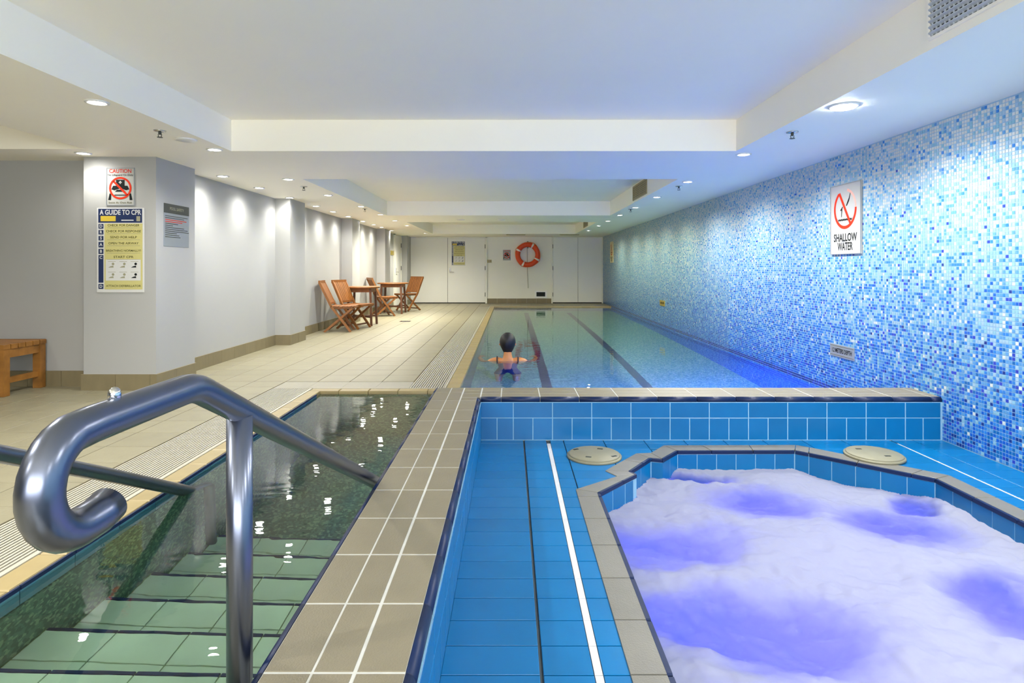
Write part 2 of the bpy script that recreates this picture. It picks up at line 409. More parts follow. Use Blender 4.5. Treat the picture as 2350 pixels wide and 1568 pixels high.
# ================================================================== FLOOR
def in_deck(x0,x1,y0,y1):
    return True
floor_mb = MB()
ZG = -.006
slabs = [(-6.5,-2.03,-2.5,5.42),(-2.03,-1.59,-2.5,1.16),(-1.59,-.515,-2.5,1.16),(-6.5,-.872,5.42,YF),(-.872,-.438,16.34,YF),(-.438,XR,16.34,YF)]
for x0,x1,y0,y1 in slabs: floor_mb.box(x0,x1,y0,y1,-.12,ZG)
floor = struct('floor', floor_mb, M['deckgrout'])
PT = .2905; G = .0045
cells = []
XE = [-.872-PT*k for k in range(20)]; YE = [2.58+.2895*k for k in range(-14, 53)]
def clip(v0, v1, lo, hi): return max(v0, lo), min(v1, hi)
for (sx0,sx1,sy0,sy1) in [(-6.5,-2.035,-1.4,5.425),(-6.5,-.876,5.425,YF-.002),(-.868,XR-.0,16.345,YF-.002),(-2.03,-.515,-1.4,1.155)]:
    if sx1 > 2: cols = [(-.868+PT*k, -.868+PT*(k+1)) for k in range(13)]
    else: cols = [(XE[k+1], XE[k]) for k in range(19)] + ([(XE[0], -.515)] if sx1 > -.6 else [])
    for a, b in cols:
        for j in range(len(YE)-1):
            x0, x1 = clip(a, b, sx0, sx1); y0, y1 = clip(YE[j], YE[j+1], sy0, sy1)
            if x1-x0 < .02 or y1-y0 < .02: continue
            if x1 <= XL and y0 > 5.3: continue
            if y0 > 5.3 and x0 < XL: x0 = XL
            cells.append((x0+G/2, x1-G/2, y0+G/2, y1-G/2))
def vis(c):
    x, y = (c[0]+c[1])/2, (c[2]+c[3])/2
    if y < .9: return False
    px = 1172+1380*x/y; py = 617+1380*1.02/y
    if not(-40 < px < 2390 and py < 1600): return False
    if x < -3.0 and 5.1 < y < 5.7: return False
    if x > -.87 and y < 2: return False
    return True
vc = sorted([c for c in cells if vis(c)], key=lambda c: (c[2]))
hid = [c for c in cells if not vis(c)]
for c in vc[:300]:
    me = tile_mesh(c[1]-c[0], c[3]-c[2], .006, M['deck'], .0012, 'floor_tile')
    link('floor_tile', me, floor, (c[0], c[2], ZG))
rest = MB()
for c in vc[300:]+hid: rest.prism([(c[0],c[2]),(c[1],c[2]),(c[1],c[3]),(c[0],c[3])], ZG, 0, .0012)
obj('floor_tiles', rest, M['deck'], floor, kind='stuff')

# ---- pool coping and overflow grating
cop = empty('pool_coping', kind='structure', label='beige tiled edge of the pool')
def coping_run(ax, ay, bx, by, wx, wy, P=.2475):
    L = math.hypot(bx-ax, by-ay); ux, uy = (bx-ax)/L, (by-ay)/L; n = math.ceil(L/P-.05)
    for k in range(n):
        s0, s1 = k*P+.002, min((k+1)*P, L)-.002
        if s1-s0 < .02: continue
        A = (ax+ux*s0, ay+uy*s0); B = (ax+ux*s1, ay+uy*s1)
        obj('coping_tile', MB().prism([A, B, (B[0]+wx, B[1]+wy), (A[0]+wx, A[1]+wy)], -.05, .0, .004), M['yelcoping'], cop)
coping_run(-1.59, 1.16, -1.59, 5.02, -.095, 0)
coping_run(-1.685, 5.02, -.438, 5.02, 0, .095)
coping_run(-.438, 5.115, -.438, 16.24, -.115, 0)
coping_run(-.553, 16.24, XR, 16.24, 0, .095)
body = MB()
body.box(-1.70,-1.605,1.16,5.03,-1.3,-.03).box(-1.70,-.45,5.03,5.13,-1.3,-.03).box(-.57,-.45,5.03,16.25,-1.3,-.03).box(-.57,XR,16.25,16.35,-1.3,-.03)
obj('coping_bed', body, M['stepgrout'], cop)
# dark navy lip under the coping and the aqua waterline tiles of the entry bay
for k in range(15):
    y0 = 1.2+.2475*k; 
    if y0+.24 > 5.02: break
    obj('edge_strip', MB().prism([(-1.59,y0+.002),(-1.582,y0+.002),(-1.582,y0+.2455),(-1.59,y0+.2455)], -.018, -.004), M['navy'], cop)
    obj('waterline_tile', MB().box(-1.604,-1.586,y0+.002,y0+.2455,-.125,-.020), M['aqua'], cop)
rim = MB().box(-1.70,-1.686,1.16,5.13,-.05,.003).box(-1.70,-.553,5.117,5.13,-.05,.003).box(-.571,-.555,5.13,16.36,-.05,.003).box(-.571,XR,16.337,16.35,-.05,.003)
obj('grating_rim', rim, M['grate'], cop)
gr = empty('overflow_grating', label='white ribbed overflow grating around the pool edge', kind='structure')
obj('gutter_channel', MB().box(-2.03,-1.70,1.16,5.42,-.09,-.05).box(-2.03,-.571,5.13,5.42,-.09,-.05).box(-.872,-.571,5.13,16.34,-.09,-.05), M['gutter'], gr)
def grating(x0, x1, y0, y1, along, nb):
    mb = MB(); Wd = (x1-x0) if along == 'y' else (y1-y0); p = Wd/nb
    for k in range(nb):
        if along == 'y': mb.box(x0+p*k+p*.22, x0+p*k+p*.74, y0+.001, y1-.001, -.03, -.001)
        else: mb.box(x0+.001, x1-.001, y0+p*k+p*.22, y0+p*k+p*.74, -.03, -.001)
    n2 = max(2, int(((y1-y0) if along == 'y' else (x1-x0))/.12))
    for k in range(n2):
        if along == 'y': yy = y0+(y1-y0)*(k+.5)/n2; mb.box(x0, x1, yy-.006, yy+.006, -.034, -.014)
        else: xx = x0+(x1-x0)*(k+.5)/n2; mb.box(xx-.006, xx+.006, y0, y1, -.034, -.014)
    obj('grating_section', mb, M['grate'], gr)
for k in range(5): grating(-2.03, -1.70, 1.16+.85*k, min(1.16+.85*(k+1), 5.12), 'y', 18)
for k in range(4): grating(-2.03+.29*k*1.0, -2.03+.29*(k+1), 5.13, 5.42, 'x', 16)
grating(-.87, -.571, 5.13, 6.0, 'y', 15)
x = -.87
grating(-.875, -.872, 5.13, 5.42, 'x', 16)
for k in range(12): grating(-.87, -.571, 6.0+.86*k, 6.0+.86*(k+1), 'y', 15)

# ---- pool basin
DP = -1.225
b = MB()
b.box(-.438, XR, 4.095, 16.24, DP-.1, DP)                       # main floor
                      # entry bay floor
basin = struct('pool_basin', b, M['pebblefloor'], label='tiled pool basin under the water')
wb = MB().box(-1.59,-.438,3.26,5.02,DP-.1,DP).box(-1.62,-1.59,1.16,5.02,DP,-.145).box(-1.62,-.438,5.02,5.05,DP,-.05).box(-.46,-.438,5.02,16.24,DP,-.05).box(-.438,XR,16.24,16.27,DP,-.05)
obj('basin_wall', wb, M['pebble'], basin)
obj('basin_wall', MB().box(XR-.004,XR+.03,4.095,16.24,DP,-.03), M['poolblue'], basin, label='blue mosaic pool wall under water')
for xc in (.40, 1.50): obj('lane_line', MB().box(xc-.055,xc+.055,5.2,15.6,DP,DP+.004), M['lane'], basin, label='dark lane line on the pool floor')

# ---- entry steps
st = struct('pool_steps', MB(), M['stepgrout'], label='pale green tiled steps leading down into the pool')
nos = [(1.16, -.005), (1.46,-.15), (1.76,-.30), (2.06,-.45), (2.36,-.60), (2.66,-.75), (2.96,-.90), (3.26,-1.05)]
sm = MB()
for k,(yn,zn) in enumerate(nos):
    y_prev = nos[k-1][0] if k else .9
    sm.box(-1.59, -.515, y_prev, yn+.0, DP, zn-.008)
obj('step_body', sm, M['stepgrout'], st)
XT = [-1.585,-1.343,-1.095,-.847,-.600,-.517]
for k,(yn,zn) in enumerate(nos):
    if k == 0: continue
    yp = nos[k-1][0]
    for i in range(5):
        x0, x1 = XT[i]+.002, XT[i+1]-.002
        for (ya, yb) in ((yp+.004, yp+.142), (yp+.147, yn-.014)):
            link('step_tile', tile_mesh(x1-x0, yb-ya, .008, M['step'], .001, 'step_tile'), st, (x0, ya, zn-.008))
        link('step_nosing', tile_mesh(x1-x0, .013, .014, M['navy'], .002, 'step_nosing'), st, (x0, yn-.011, zn-.0135))

# ---- spa kerb
kerb = struct('spa_kerb', MB().box(-.513, -.194, -1.2, 4.093, DP, ZK-.034).box(-.194, XR, 3.797, 4.093, DP, ZK-.034).box(-.496, -.211, -1.2, 4.093, ZK-.034, ZK-.0012).box(-.211, XR, 3.808, 4.093, ZK-.034, ZK-.0012), M['whitegrout'],
              label='low tiled wall between the pool and the spa')
def edge_profile(L, r=.02, seg=5):
    """rounded navy nosing, runs along +x, outer side towards -y"""
    prof = [(r,0)] + [(r-r*math.sin(a), -r+r*math.cos(a)) for a in [PI/2*i/seg for i in range(1, seg+1)]] + [(0,-.032),(r,-.032)]
    vs = [(0,p[0],p[1]) for p in prof]+[(L,p[0],p[1]) for p in prof]; n = len(prof)
    fs = [(i,i+1,n+i+1,n+i) for i in range(n-1)] + [tuple(range(n))[::-1], tuple(range(n,2*n))]
    return MB().add(vs, fs)
_ec = {}
def edge_piece(L, M4, parent, mat='navy'):
    k = (round(L,4), mat)
    if k not in _ec: _ec[k] = edge_profile(L).mesh('edge_strip', M[mat], True)
    o = link('edge_strip', _ec[k], parent); o.matrix_local = M4; return o
kc = [(-.495,-.401),(-.396,-.317),(-.309,-.212)]
y0 = 1.206-.2495*9
rows = [(y0+.2495*k, y0+.2495*(k+1)) for k in range(22)]
for ya, yb in rows:
    if yb < .5 or ya > 4.09: continue
    yb2 = min(yb, 4.093)
    for a, c in kc:
        if c > -.25 and ya > 3.75: continue
        y2 = min(yb2, 3.787) if c > -.25 else yb2
        link('kerb_tile', tile_mesh(c-a, y2-ya-.005, .008, M['kerbtile'], .0015, 'kerb_tile'), kerb, (a, ya+.0025, ZK-.008))
    edge_piece(yb2-ya-.005, Matrix.Translation((-.517, yb2-.0025, ZK)) @ Matrix.Rotation(-PI/2, 4, 'Z'), kerb)
    if ya < 3.75:
        y2 = min(yb2, 3.787)
        edge_piece(y2-ya-.005, Matrix.Translation((-.19, ya+.0025, ZK)) @ Matrix.Rotation(PI/2, 4, 'Z'), kerb)
for ya, yb in ((3.792,3.905),(3.912,3.99),(3.996,4.093)): link('kerb_tile', tile_mesh(.114, yb-ya, .008, M['kerbtile'], .0015, 'kerb_tile'), kerb, (-.309, ya, ZK-.008))
xj = [-.19, -.06] + [.186+.247*k for k in range(11)]
xj = [v for v in xj if v < XR-.02]+[XR]
for a, c in zip(xj[:-1], xj[1:]):
    edge_piece(c-a-.005, Matrix.Translation((a+.0025, 3.787, ZK)), kerb)
    for ya, yb in ((3.809,3.905),(3.912,3.99),(3.996,4.093)):
        link('kerb_tile', tile_mesh(c-a-.005, yb-ya, .008, M['kerbtile'], .0015, 'kerb_tile'), kerb, (a+.0025, ya, ZK-.008))
# blue facing tiles on the spa side (back and left)
def face_tile(Mx, w, h, parent, mat='blue'):
    o = link('facing_tile', tile_mesh(w, h, .008, M[mat], .0012, 'facing_tile'), parent); o.matrix_local = Mx; return o
fx = [-.188,.0165]+[.0165+.2468*k for k in range(1,12)]
fx = [v for v in fx if v < XR-.01]+[XR-.012]
obj('facing_bed', MB().box(-.19,XR,3.7852,3.796,ZD,ZK-.03).box(-.196,-.1862,-1.2,3.79,ZD,ZK-.03), M['bluegrout'], kerb)
for a, c in zip(fx[:-1], fx[1:]):
    face_tile(FR((a+.003,3.792,.083)), c-a-.006, ZK-.034-.083, kerb)
    m2 = (a+c)/2 if c-a > .2 else c
    for p, q in ((a, m2), (m2, c)):
        if q-p > .02: face_tile(FR((p+.003,3.792,ZD+.004)), q-p-.006, .134, kerb)
for ya, yb in rows:
    if ya < .4 or ya > 3.75: continue
    yb = min(yb, 3.785)
    face_tile(LW((-.193,ya+.003,.083)), yb-ya-.006, ZK-.034-.083, kerb)
    ym = (ya+yb)/2
    for p, q in ((ya,ym),(ym,yb)): face_tile(LW((-.193,p+.003,ZD+.004)), q-p-.006, .134, kerb)

# ---- spa deck, coping, tub
IN = [(.431,.9),(.431,2.888),(.662,3.151),(.640,3.198),(.797,3.415),(.8586,3.395),(.987,3.552),(1.68,3.557),(1.738,3.506),(2.172,3.079),(2.172,.9),(1.7,.4),(.9,.4)]
OUT = [(.318,.85),(.318,2.935),(.553,3.12),(.504,3.205),(.732,3.506),(.82,3.515),(.933,3.665),(1.741,3.672),(1.80,3.625),(2.285,3.132),(2.285,.85),(1.75,.29),(.85,.29)]
deck_hole = [((a[0]+b[0])/2, (a[1]+b[1])/2) for a, b in zip(IN, OUT)]
outer = [(-.19,-2.5),(XR,-2.5),(XR,3.79),(-.19,3.79)]
tess = tessellate_polygon([[Vector((x,y,0)) for x,y in outer], [Vector((x,y,0)) for x,y in deck_hole]])
allp = outer+deck_hole
sd = MB(); sd.add([(x,y,ZD-.006) for x,y in allp], [t for t in tess])
sd.quad((-.19,-2.5,-.3),(XR,-2.5,-.3),(XR,-2.5,ZD-.006),(-.19,-2.5,ZD-.006))
n = len(deck_hole)
for i in range(n):
    a, c = deck_hole[i], deck_hole[(i+1)%n]; sd.quad((*a,ZD-.006),(*c,ZD-.006),(*c,-1.0),(*a,-1.0))
me = sd.mesh('spa_deck', M['spagrout'])
spa = link('floor_spa', me, kind='structure', label='blue tiled deck around the spa tub')
hull = [deck_hole[i] for i in (0,1,6,7,9,10,11,12)]
def clip_half(poly, a, b):
    """keep the part to the right of a->b"""
    out = []; n = len(poly)
    side = lambda p: (b[0]-a[0])*(p[1]-a[1])-(b[1]-a[1])*(p[0]-a[0])
    for i in range(n):
        p, q = poly[i], poly[(i+1)%n]; sp, sq = side(p), side(q)
        if sp >= 0: out.append(p)
        if sp*sq < 0:
            t = sp/(sp-sq); out.append((p[0]+(q[0]-p[0])*t, p[1]+(q[1]-p[1])*t))
    return out
def parea(p): return abs(sum(p[i][0]*p[(i+1)%len(p)][1]-p[(i+1)%len(p)][0]*p[i][1] for i in range(len(p))))/2 if len(p) > 2 else 0
cxh = sum(p[0] for p in hull)/len(hull); cyh = sum(p[1] for p in hull)/len(hull)
def spa_tile(x0,x1,y0,y1, mat='blue', name='deck_tile'):
    poly = [(x0,y0),(x1,y0),(x1,y1),(x0,y1)]; best = []; 
    for i in range(len(hull)):
        a, b_ = hull[i], hull[(i+1)%len(hull)]
        s = (b_[0]-a[0])*(cyh-a[1])-(b_[1]-a[1])*(cxh-a[0])
        if s > 0: a, b_ = b_, a
        c = clip_half(poly, a, b_)
        if parea(c) > parea(best): best = c
    if parea(best) < 3e-4: return
    if abs(parea(best)-parea(poly)) < 1e-7:
        link(name, tile_mesh(x1-x0, y1-y0, .006, M[mat], .0012, name+mat), spa, (x0,y0,ZD-.006))
    else: obj(name, MB().prism(best, ZD-.006, ZD, .0012), M[mat], spa)
ry = [1.5976+.1247*k for k in range(-8, 18)]+[3.789]
cols = [(-.186,.0775),(.0875,.2215),(.2475,.328),(.333,.578),(.582,.8335),(.8375,1.084),(1.088,1.332),(1.336,1.581),(1.585,1.828),(1.832,2.078),(2.082,2.384),(2.397,2.528),(2.532,2.717)]
for j in range(len(ry)-1):
    for a, c in cols: spa_tile(a, c, ry[j]+.002, ry[j+1]-.002)
    if ry[j] < 3.7: 
        spa_tile(.2235,.2455, ry[j]+.001, ry[j+1]-.001, 'strip', 'white_strip')
        spa_tile(2.386,2.395, ry[j]+.001, ry[j+1]-.001, 'strip', 'white_strip')
ZP = ZD+.004
def lerp(a, b, t): return (a[0]+(b[0]-a[0])*t, a[1]+(b[1]-a[1])*t)
spacop = struct('spa_coping', MB(), M['whitegrout'], label='grey tiled rim of the spa tub with a navy edge')
def rim_piece(i0, i1, o0, o1, wi=.016):
    f = lambda a, b: lerp(a, b, wi/max(.02, math.hypot(b[0]-a[0], b[1]-a[1])))
    a, b_ = f(i0,o0), f(i1,o1)
    sh = lambda p, q, d: lerp(p, q, d/max(.01, math.hypot(q[0]-p[0], q[1]-p[1])))
    e = .0018
    A, B = sh(a,b_,e), sh(b_,a,e); C, D = sh(o1,o0,e) if math.hypot(o0[0]-o1[0],o0[1]-o1[1])>.01 else o1, sh(o0,o1,e) if math.hypot(o0[0]-o1[0],o0[1]-o1[1])>.01 else o0
    obj('coping_tile', MB().prism([A,B,C,D], ZP-.03, ZP, .0012), M['kerbgrey'], spacop)
    I0, I1 = sh(i0,i1,e), sh(i1,i0,e)
    obj('edge_strip', MB().prism([I0,I1,sh(b_,a,e),sh(a,b_,e)], ZP-.02, ZP-.001, .004), M['navy'], spacop)
def rim_run(i0,i1,o0,o1,ts):
    for t0, t1 in zip(ts[:-1], ts[1:]): rim_piece(lerp(i0,i1,t0), lerp(i0,i1,t1), lerp(o0,o1,t0), lerp(o0,o1,t1))
# left straight side
yj = [2.842-.2495*k for k in range(0,9)]
rim_piece(IN[1], (.431,2.842), OUT[1], (.318,2.842))
for a, c in zip(yj[:-1], yj[1:]): rim_piece((.431,a),(.431,c),(.318,a),(.318,c))
rim_piece((.431,yj[-1]), IN[0], (.318,yj[-1]), OUT[0])
rim_run(IN[1],IN[2],OUT[1],OUT[2],[0,.62,1]); rim_piece(IN[2],IN[3],OUT[2],OUT[3]); rim_run(IN[3],IN[4],OUT[3],OUT[4],[0,.6,1])
rim_piece(IN[4],IN[5],OUT[4],OUT[5]); rim_piece(IN[5],IN[6],OUT[5],OUT[6]); rim_run(IN[6],IN[7],OUT[6],OUT[7],[0,.29,.645,1])
rim_piece(IN[7],IN[8],OUT[7],OUT[8]); rim_run(IN[8],IN[9],OUT[8],OUT[9],[0,.41,.83,1])
nrt = [3.079-.2495*k for k in range(9)]+[.9]
for a, c in zip(nrt[:-1], nrt[1:]): rim_piece((2.172,a),(2.172,c),(2.285,a if a<3.07 else 3.132),(2.285,c if c > .95 else .85))
for i in (10,11,12): rim_run(IN[i], IN[(i+1)%13], OUT[i], OUT[(i+1)%13], [0,.5,1])
# tub wall with its facing tiles
tub = MB(); n = 13
for i in range(n):
    a, c = IN[i], IN[(i+1)%n]; oa, oc = deck_hole[i], deck_hole[(i+1)%n]
    ia = lerp(a, oa, .06); ic = lerp(c, oc, .06)
    tub.quad((*ia,-1.0),(*ic,-1.0),(*ic,ZP-.02),(*ia,ZP-.02)); tub.quad((*oa,-1.0),(*oa,ZP-.02),(*oc,ZP-.02),(*oc,-1.0)); tub.quad((*ia,ZP-.02),(*ic,ZP-.02),(*oc,ZP-.02),(*oa,ZP-.02))
tub.add([(*p,-1.0) for p in IN], [tuple(range(n))])
tubo = struct('spa_tub', tub, M['bluegrout'], label='blue tiled tub of the bubbling spa')
for i in range(n):
    a, c = Vector((*IN[i],0)), Vector((*IN[(i+1)%n],0)); L = (c-a).length
    if (a.y < 1 and c.y < 1): continue
    u = (c-a).normalized(); nrm = Vector((u.y,-u.x,0))         # towards the tub
    if nrm.dot(Vector((1.3,2,0))-a) < 0: nrm = -nrm
    k = max(1, round(L/.1235)); wq = L/k
    for q in range(k):
        o = a+u*(q*wq+.002)-nrm*.010; o.z = -.34
        mx = frame4(u, (0,0,1), nrm, o)
        if u.cross(Vector((0,0,1))).dot(nrm) < 0:
            o = a+u*((q+1)*wq-.002)-nrm*.010; o.z = -.34; mx = frame4(-u, (0,0,1), nrm, o)
        face_tile(mx, wq-.004, .34+ZP-.022, tubo)

# ---- foam and water of the spa
def pip(x, y, poly):
    c = False; n = len(poly); j = n-1
    for i in range(n):
        if ((poly[i][1] > y) != (poly[j][1] > y)) and x < (poly[j][0]-poly[i][0])*(y-poly[i][1])/(poly[j][1]-poly[i][1])+poly[i][0]: c = not c
        j = i
    return c
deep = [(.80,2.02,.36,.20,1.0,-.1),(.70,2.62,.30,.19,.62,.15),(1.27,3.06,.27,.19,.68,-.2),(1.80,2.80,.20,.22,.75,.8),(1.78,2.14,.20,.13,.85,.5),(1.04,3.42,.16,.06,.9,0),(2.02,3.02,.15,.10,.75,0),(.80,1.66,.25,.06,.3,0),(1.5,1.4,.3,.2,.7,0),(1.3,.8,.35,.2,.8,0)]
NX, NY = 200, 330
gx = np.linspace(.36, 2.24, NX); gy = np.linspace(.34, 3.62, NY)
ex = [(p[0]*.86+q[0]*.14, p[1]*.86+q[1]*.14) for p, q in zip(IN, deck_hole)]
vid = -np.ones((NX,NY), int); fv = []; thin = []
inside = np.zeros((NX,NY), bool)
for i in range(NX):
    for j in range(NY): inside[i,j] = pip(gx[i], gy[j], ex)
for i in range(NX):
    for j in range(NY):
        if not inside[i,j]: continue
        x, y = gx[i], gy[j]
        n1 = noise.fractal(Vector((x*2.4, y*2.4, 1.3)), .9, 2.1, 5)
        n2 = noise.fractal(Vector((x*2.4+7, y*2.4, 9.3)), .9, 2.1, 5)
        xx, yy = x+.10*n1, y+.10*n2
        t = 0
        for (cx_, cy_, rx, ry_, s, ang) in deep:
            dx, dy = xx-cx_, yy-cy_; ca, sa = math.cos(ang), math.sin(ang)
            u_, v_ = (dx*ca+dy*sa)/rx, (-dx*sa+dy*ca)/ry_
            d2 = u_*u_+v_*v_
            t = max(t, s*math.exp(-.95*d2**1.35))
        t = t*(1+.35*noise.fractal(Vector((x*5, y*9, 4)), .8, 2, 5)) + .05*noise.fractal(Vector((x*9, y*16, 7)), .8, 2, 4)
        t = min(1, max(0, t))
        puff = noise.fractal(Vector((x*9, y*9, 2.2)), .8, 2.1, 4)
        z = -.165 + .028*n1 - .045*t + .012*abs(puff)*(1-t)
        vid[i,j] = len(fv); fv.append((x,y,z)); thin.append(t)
ff = []
for i in range(NX-1):
    for j in range(NY-1):
        q = (vid[i,j], vid[i+1,j], vid[i+1,j+1], vid[i,j+1])
        if min(q) >= 0: ff.append(q)
fme = bpy.data.meshes.new('foam'); fme.from_pydata(fv, [], ff); fme.materials.append(M['foam'])
at = fme.attributes.new('thin', 'FLOAT', 'POINT'); at.data.foreach_set('value', np.array(thin, np.float32))
fme.polygons.foreach_set('use_smooth', [True]*len(fme.polygons)); fme.update()
link('foam', fme, label='white churning foam with violet hollows filling the spa tub', cat='foam', kind='stuff')

# ---- pool water
wm = MB()
wm.quad((-1.589,1.0,ZW),(-.514,1.0,ZW),(-.514,4.094,ZW),(-1.589,4.094,ZW)); wm.quad((-1.589,4.094,ZW),(-.439,4.094,ZW),(-.439,5.019,ZW),(-1.589,5.019,ZW))
wm.quad((-.439,4.094,ZW),(XR-.005,4.094,ZW),(XR-.005,5.019,ZW),(-.439,5.019,ZW)); wm.quad((-.439,5.019,ZW),(XR-.005,5.019,ZW),(XR-.005,16.239,ZW),(-.439,16.239,ZW))
water = struct('water', wm, M['water'], label='calm green-blue water of the lap pool')

# ---- mosaic wall
MP = .0214; TS = .0168; TH = .0018
wall_r = struct('wall_right', MB().box(XR, XR+.15, -2.5, YF, -.12, ZS), M['mosgrout'], label='blue mosaic wall fading from white at the top to deep blue')
PAL = [lin(*c) for c in ((208,212,206),(154,184,204),(132,178,196),(86,144,194),(44,118,194),(20,86,178),(16,94,160),(40,60,168),(20,48,122))]
def probs(t):   # t = 0 at the water, 1 at the ceiling
    ks = [0,.12,.38,.62,.8,1]
    tb = [[0,.01,.02,.08,.26,.28,.20,.06,.09],[.02,.07,.09,.18,.28,.18,.09,.06,.03],[.05,.24,.21,.23,.15,.06,.02,.03,.01],
          [.15,.36,.25,.15,.06,.01,0,.02,0],[.44,.28,.18,.075,.02,0,0,.005,0],[.62,.20,.11,.055,.015,0,0,0,0]]
    for i in range(5):
        if t <= ks[i+1]:
            f = (t-ks[i])/(ks[i+1]-ks[i]); p = np.array(tb[i])*(1-f)+np.array(tb[i+1])*f; return p/p.sum()
    p = np.array(tb[5]); return p/p.sum()
zrows = np.arange(-.055, ZS-MP*.8, MP); ycols = np.arange(2.6, YF-.02, MP)
cum = np.stack([np.cumsum(probs(min(1, max(0, zr/ZS)))) for zr in zrows])
rr = RNG.random((len(ycols), len(zrows)))
idx = (rr[:,:,None] > cum[None,:,:]).sum(axis=2).clip(0, 8)
for r_, zr in enumerate(zrows):          # two darkest courses right at the water line, beyond the kerb
    if -.03 <= zr <= .025: idx[ycols > 4.1, r_] = np.where(RNG.random((ycols > 4.1).sum()) < .7, 8, 7)
pmesh = []
for c in PAL:
    mm = principled('mosaic_piece', c, .25)
    pmesh.append(MB().prism([(0,0),(TS,0),(TS,TS),(0,TS)], 0, TH).mesh('mosaic_tile', mm))
first = [j for j, yv in enumerate(ycols) if yv > 3.192][0]
cnt = 0; singles = set()
for j in range(first, first+4):
    for r_, zr in enumerate(zrows):
        if zr < -.06 or cnt >= 300: continue
        o = link('mosaic_tile', pmesh[idx[j,r_]], wall_r); o.matrix_local = RW((XR, ycols[j]+TS, zr)); cnt += 1; singles.add((j,r_))
V = []; F = []; FC = []
xf = XR-TH
for j, yv in enumerate(ycols):
    near = yv < 7.5
    for r_, zr in enumerate(zrows):
        if (j,r_) in singles: continue
        if yv < 3.78 and zr+TS < ZD: continue
        o = len(V); y1, z1 = yv+TS, zr+TS; c = PAL[idx[j,r_]]
        jit = .92+.16*rr[j,r_]*1.0
        c = (c[0]*jit, c[1]*jit, c[2]*jit, 1)
        V += [(xf,yv,zr),(xf,y1,zr),(xf,y1,z1),(xf,yv,z1)]
        F.append((o,o+3,o+2,o+1)); FC.append(c)
        if near:
            V += [(XR,yv,zr),(XR,y1,zr),(XR,y1,z1),(XR,yv,z1)]
            for a, b_ in ((0,1),(1,2),(2,3),(3,0)): F.append((o+a,o+b_,o+b_+4,o+a+4)); FC.append(c)
mme = bpy.data.meshes.new('mosaic_tiles')
V = np.array(V, np.float32); F = np.array(F, np.int32)
mme.vertices.add(len(V)); mme.vertices.foreach_set('co', V.ravel())
mme.loops.add(F.size); mme.loops.foreach_set('vertex_index', F.ravel())
mme.polygons.add(len(F)); mme.polygons.foreach_set('loop_start', np.arange(0, F.size, 4, dtype=np.int32))
mme.update(calc_edges=True); mme.validate(); mme.shade_flat()
ca = mme.attributes.new('tile_color', 'FLOAT_COLOR', 'FACE'); ca.data.foreach_set('color', np.array(FC, np.float32).ravel())
mme.materials.append(M['mosaic'])
link('mosaic_tiles', mme, wall_r, kind='stuff')

# ================================================================== LAMPS
ring_me = MB().lathe([(.062,0),(.062,-.006),(.050,-.009),(.042,-.004),(.042,0)], 24).mesh('trim_ring', M['lampring'], True)
lens_me = MB().lathe([(.0405,-.001),(.0405,-.004),(.02,-.0055),(.001,-.006)], 20).mesh('lens', M['lens'], True)
lensb_me = MB().lathe([(.0405,-.001),(.0405,-.004),(.02,-.0055),(.001,-.006)], 20).mesh('lens', M['lensbright'], True)
_sp = {}
def downlight(x, y, label, tint, power=1.0, group=None, bright=False, blend=1.0, size=160):
    e = empty('downlight', (x,y,ZS), label=label, cat='ceiling light', group=group)
    a_, b_ = link('trim_ring', ring_me, e), link('lens', lensb_me if bright else lens_me, e)
    if bright: a_.scale = (1.3,1.3,1); b_.scale = (1.55,1.55,3.5)
    k = (tint, power, size)
    if k not in _sp:
        l = bpy.data.lights.new('downlight_beam', 'SPOT'); l.energy = LAMP_W*power; l.color = tint
        l.spot_size = math.radians(size); l.spot_blend = blend; l.shadow_soft_size = .035; _sp[k] = l
    o = link('downlight_beam', _sp[k], e); o.location = (0,0,-.02)
    return e
ordn = ['first','second','third','fourth','fifth','sixth','seventh','eighth','ninth','tenth','eleventh','twelfth','thirteenth']
right_row = [3.468,4.93,6.485,7.86,9.2,10.5,11.8,13.1,14.74]
for i, yv in enumerate(right_row):
    tint = COOL if yv < 6 else (NEUT if yv < 9 else YEL)
    if i == 0: downlight(1.92, yv, 'big glaring downlight nearest the camera beside the mosaic wall', COOL, 1.3, 'downlights beside the mosaic wall', True, .6, 164)
    else: downlight(1.91, yv, f'{ordn[i]} downlight along the mosaic wall counted from the glaring one', tint, .82 if yv < 9 else .55, 'downlights beside the mosaic wall', False, .75, 164)
edge_row = [3.387,4.73,6.30,7.67,9.04,10.38,11.69,13.06,15.8]
for i, yv in enumerate(edge_row):
    tint = COOL if yv < 5 else (NEUT if yv < 10 else WARM)
    downlight(-2.33 if yv < 8 else -2.25, yv, f'{ordn[i]} downlight from the camera along the left edge of the ceiling recesses', tint, .55 if yv < 6 else (.62 if yv < 11 else 1.5), 'downlights along the recess edge')
wall_row = [6.09,6.97,7.93,9.0,9.87,10.78,11.87,12.78,13.58,14.74]
for i, yv in enumerate(wall_row):
    tint = NEUT if yv < 10.9 else WARM
    downlight(-2.915, yv, f'{ordn[i]} downlight from the white pillar close along the left wall', tint, .20, 'downlights close to the left wall', size=150)
downlight(-3.47, 4.88, 'lone downlight just in front of the white pillar with signs', COOL, .1)
# further lamps of the same rows behind the camera
for (x, yv) in ((1.92,2.05),(1.92,.65),(1.92,-.75),(-2.35,2.0),(-2.35,.6),(-2.35,-.8),(-4.6,2.2),(-4.6,.4)):
    o = link('downlight_behind', bpy.data.lights.new('downlight_beam','SPOT')); l = o.data
    l.energy = LAMP_W*(1.0 if x > -4 else .6); l.color = COOL; l.spot_size = math.radians(160); l.spot_blend = 1; l.shadow_soft_size = .035; o.location = (x, yv, ZS-.02)
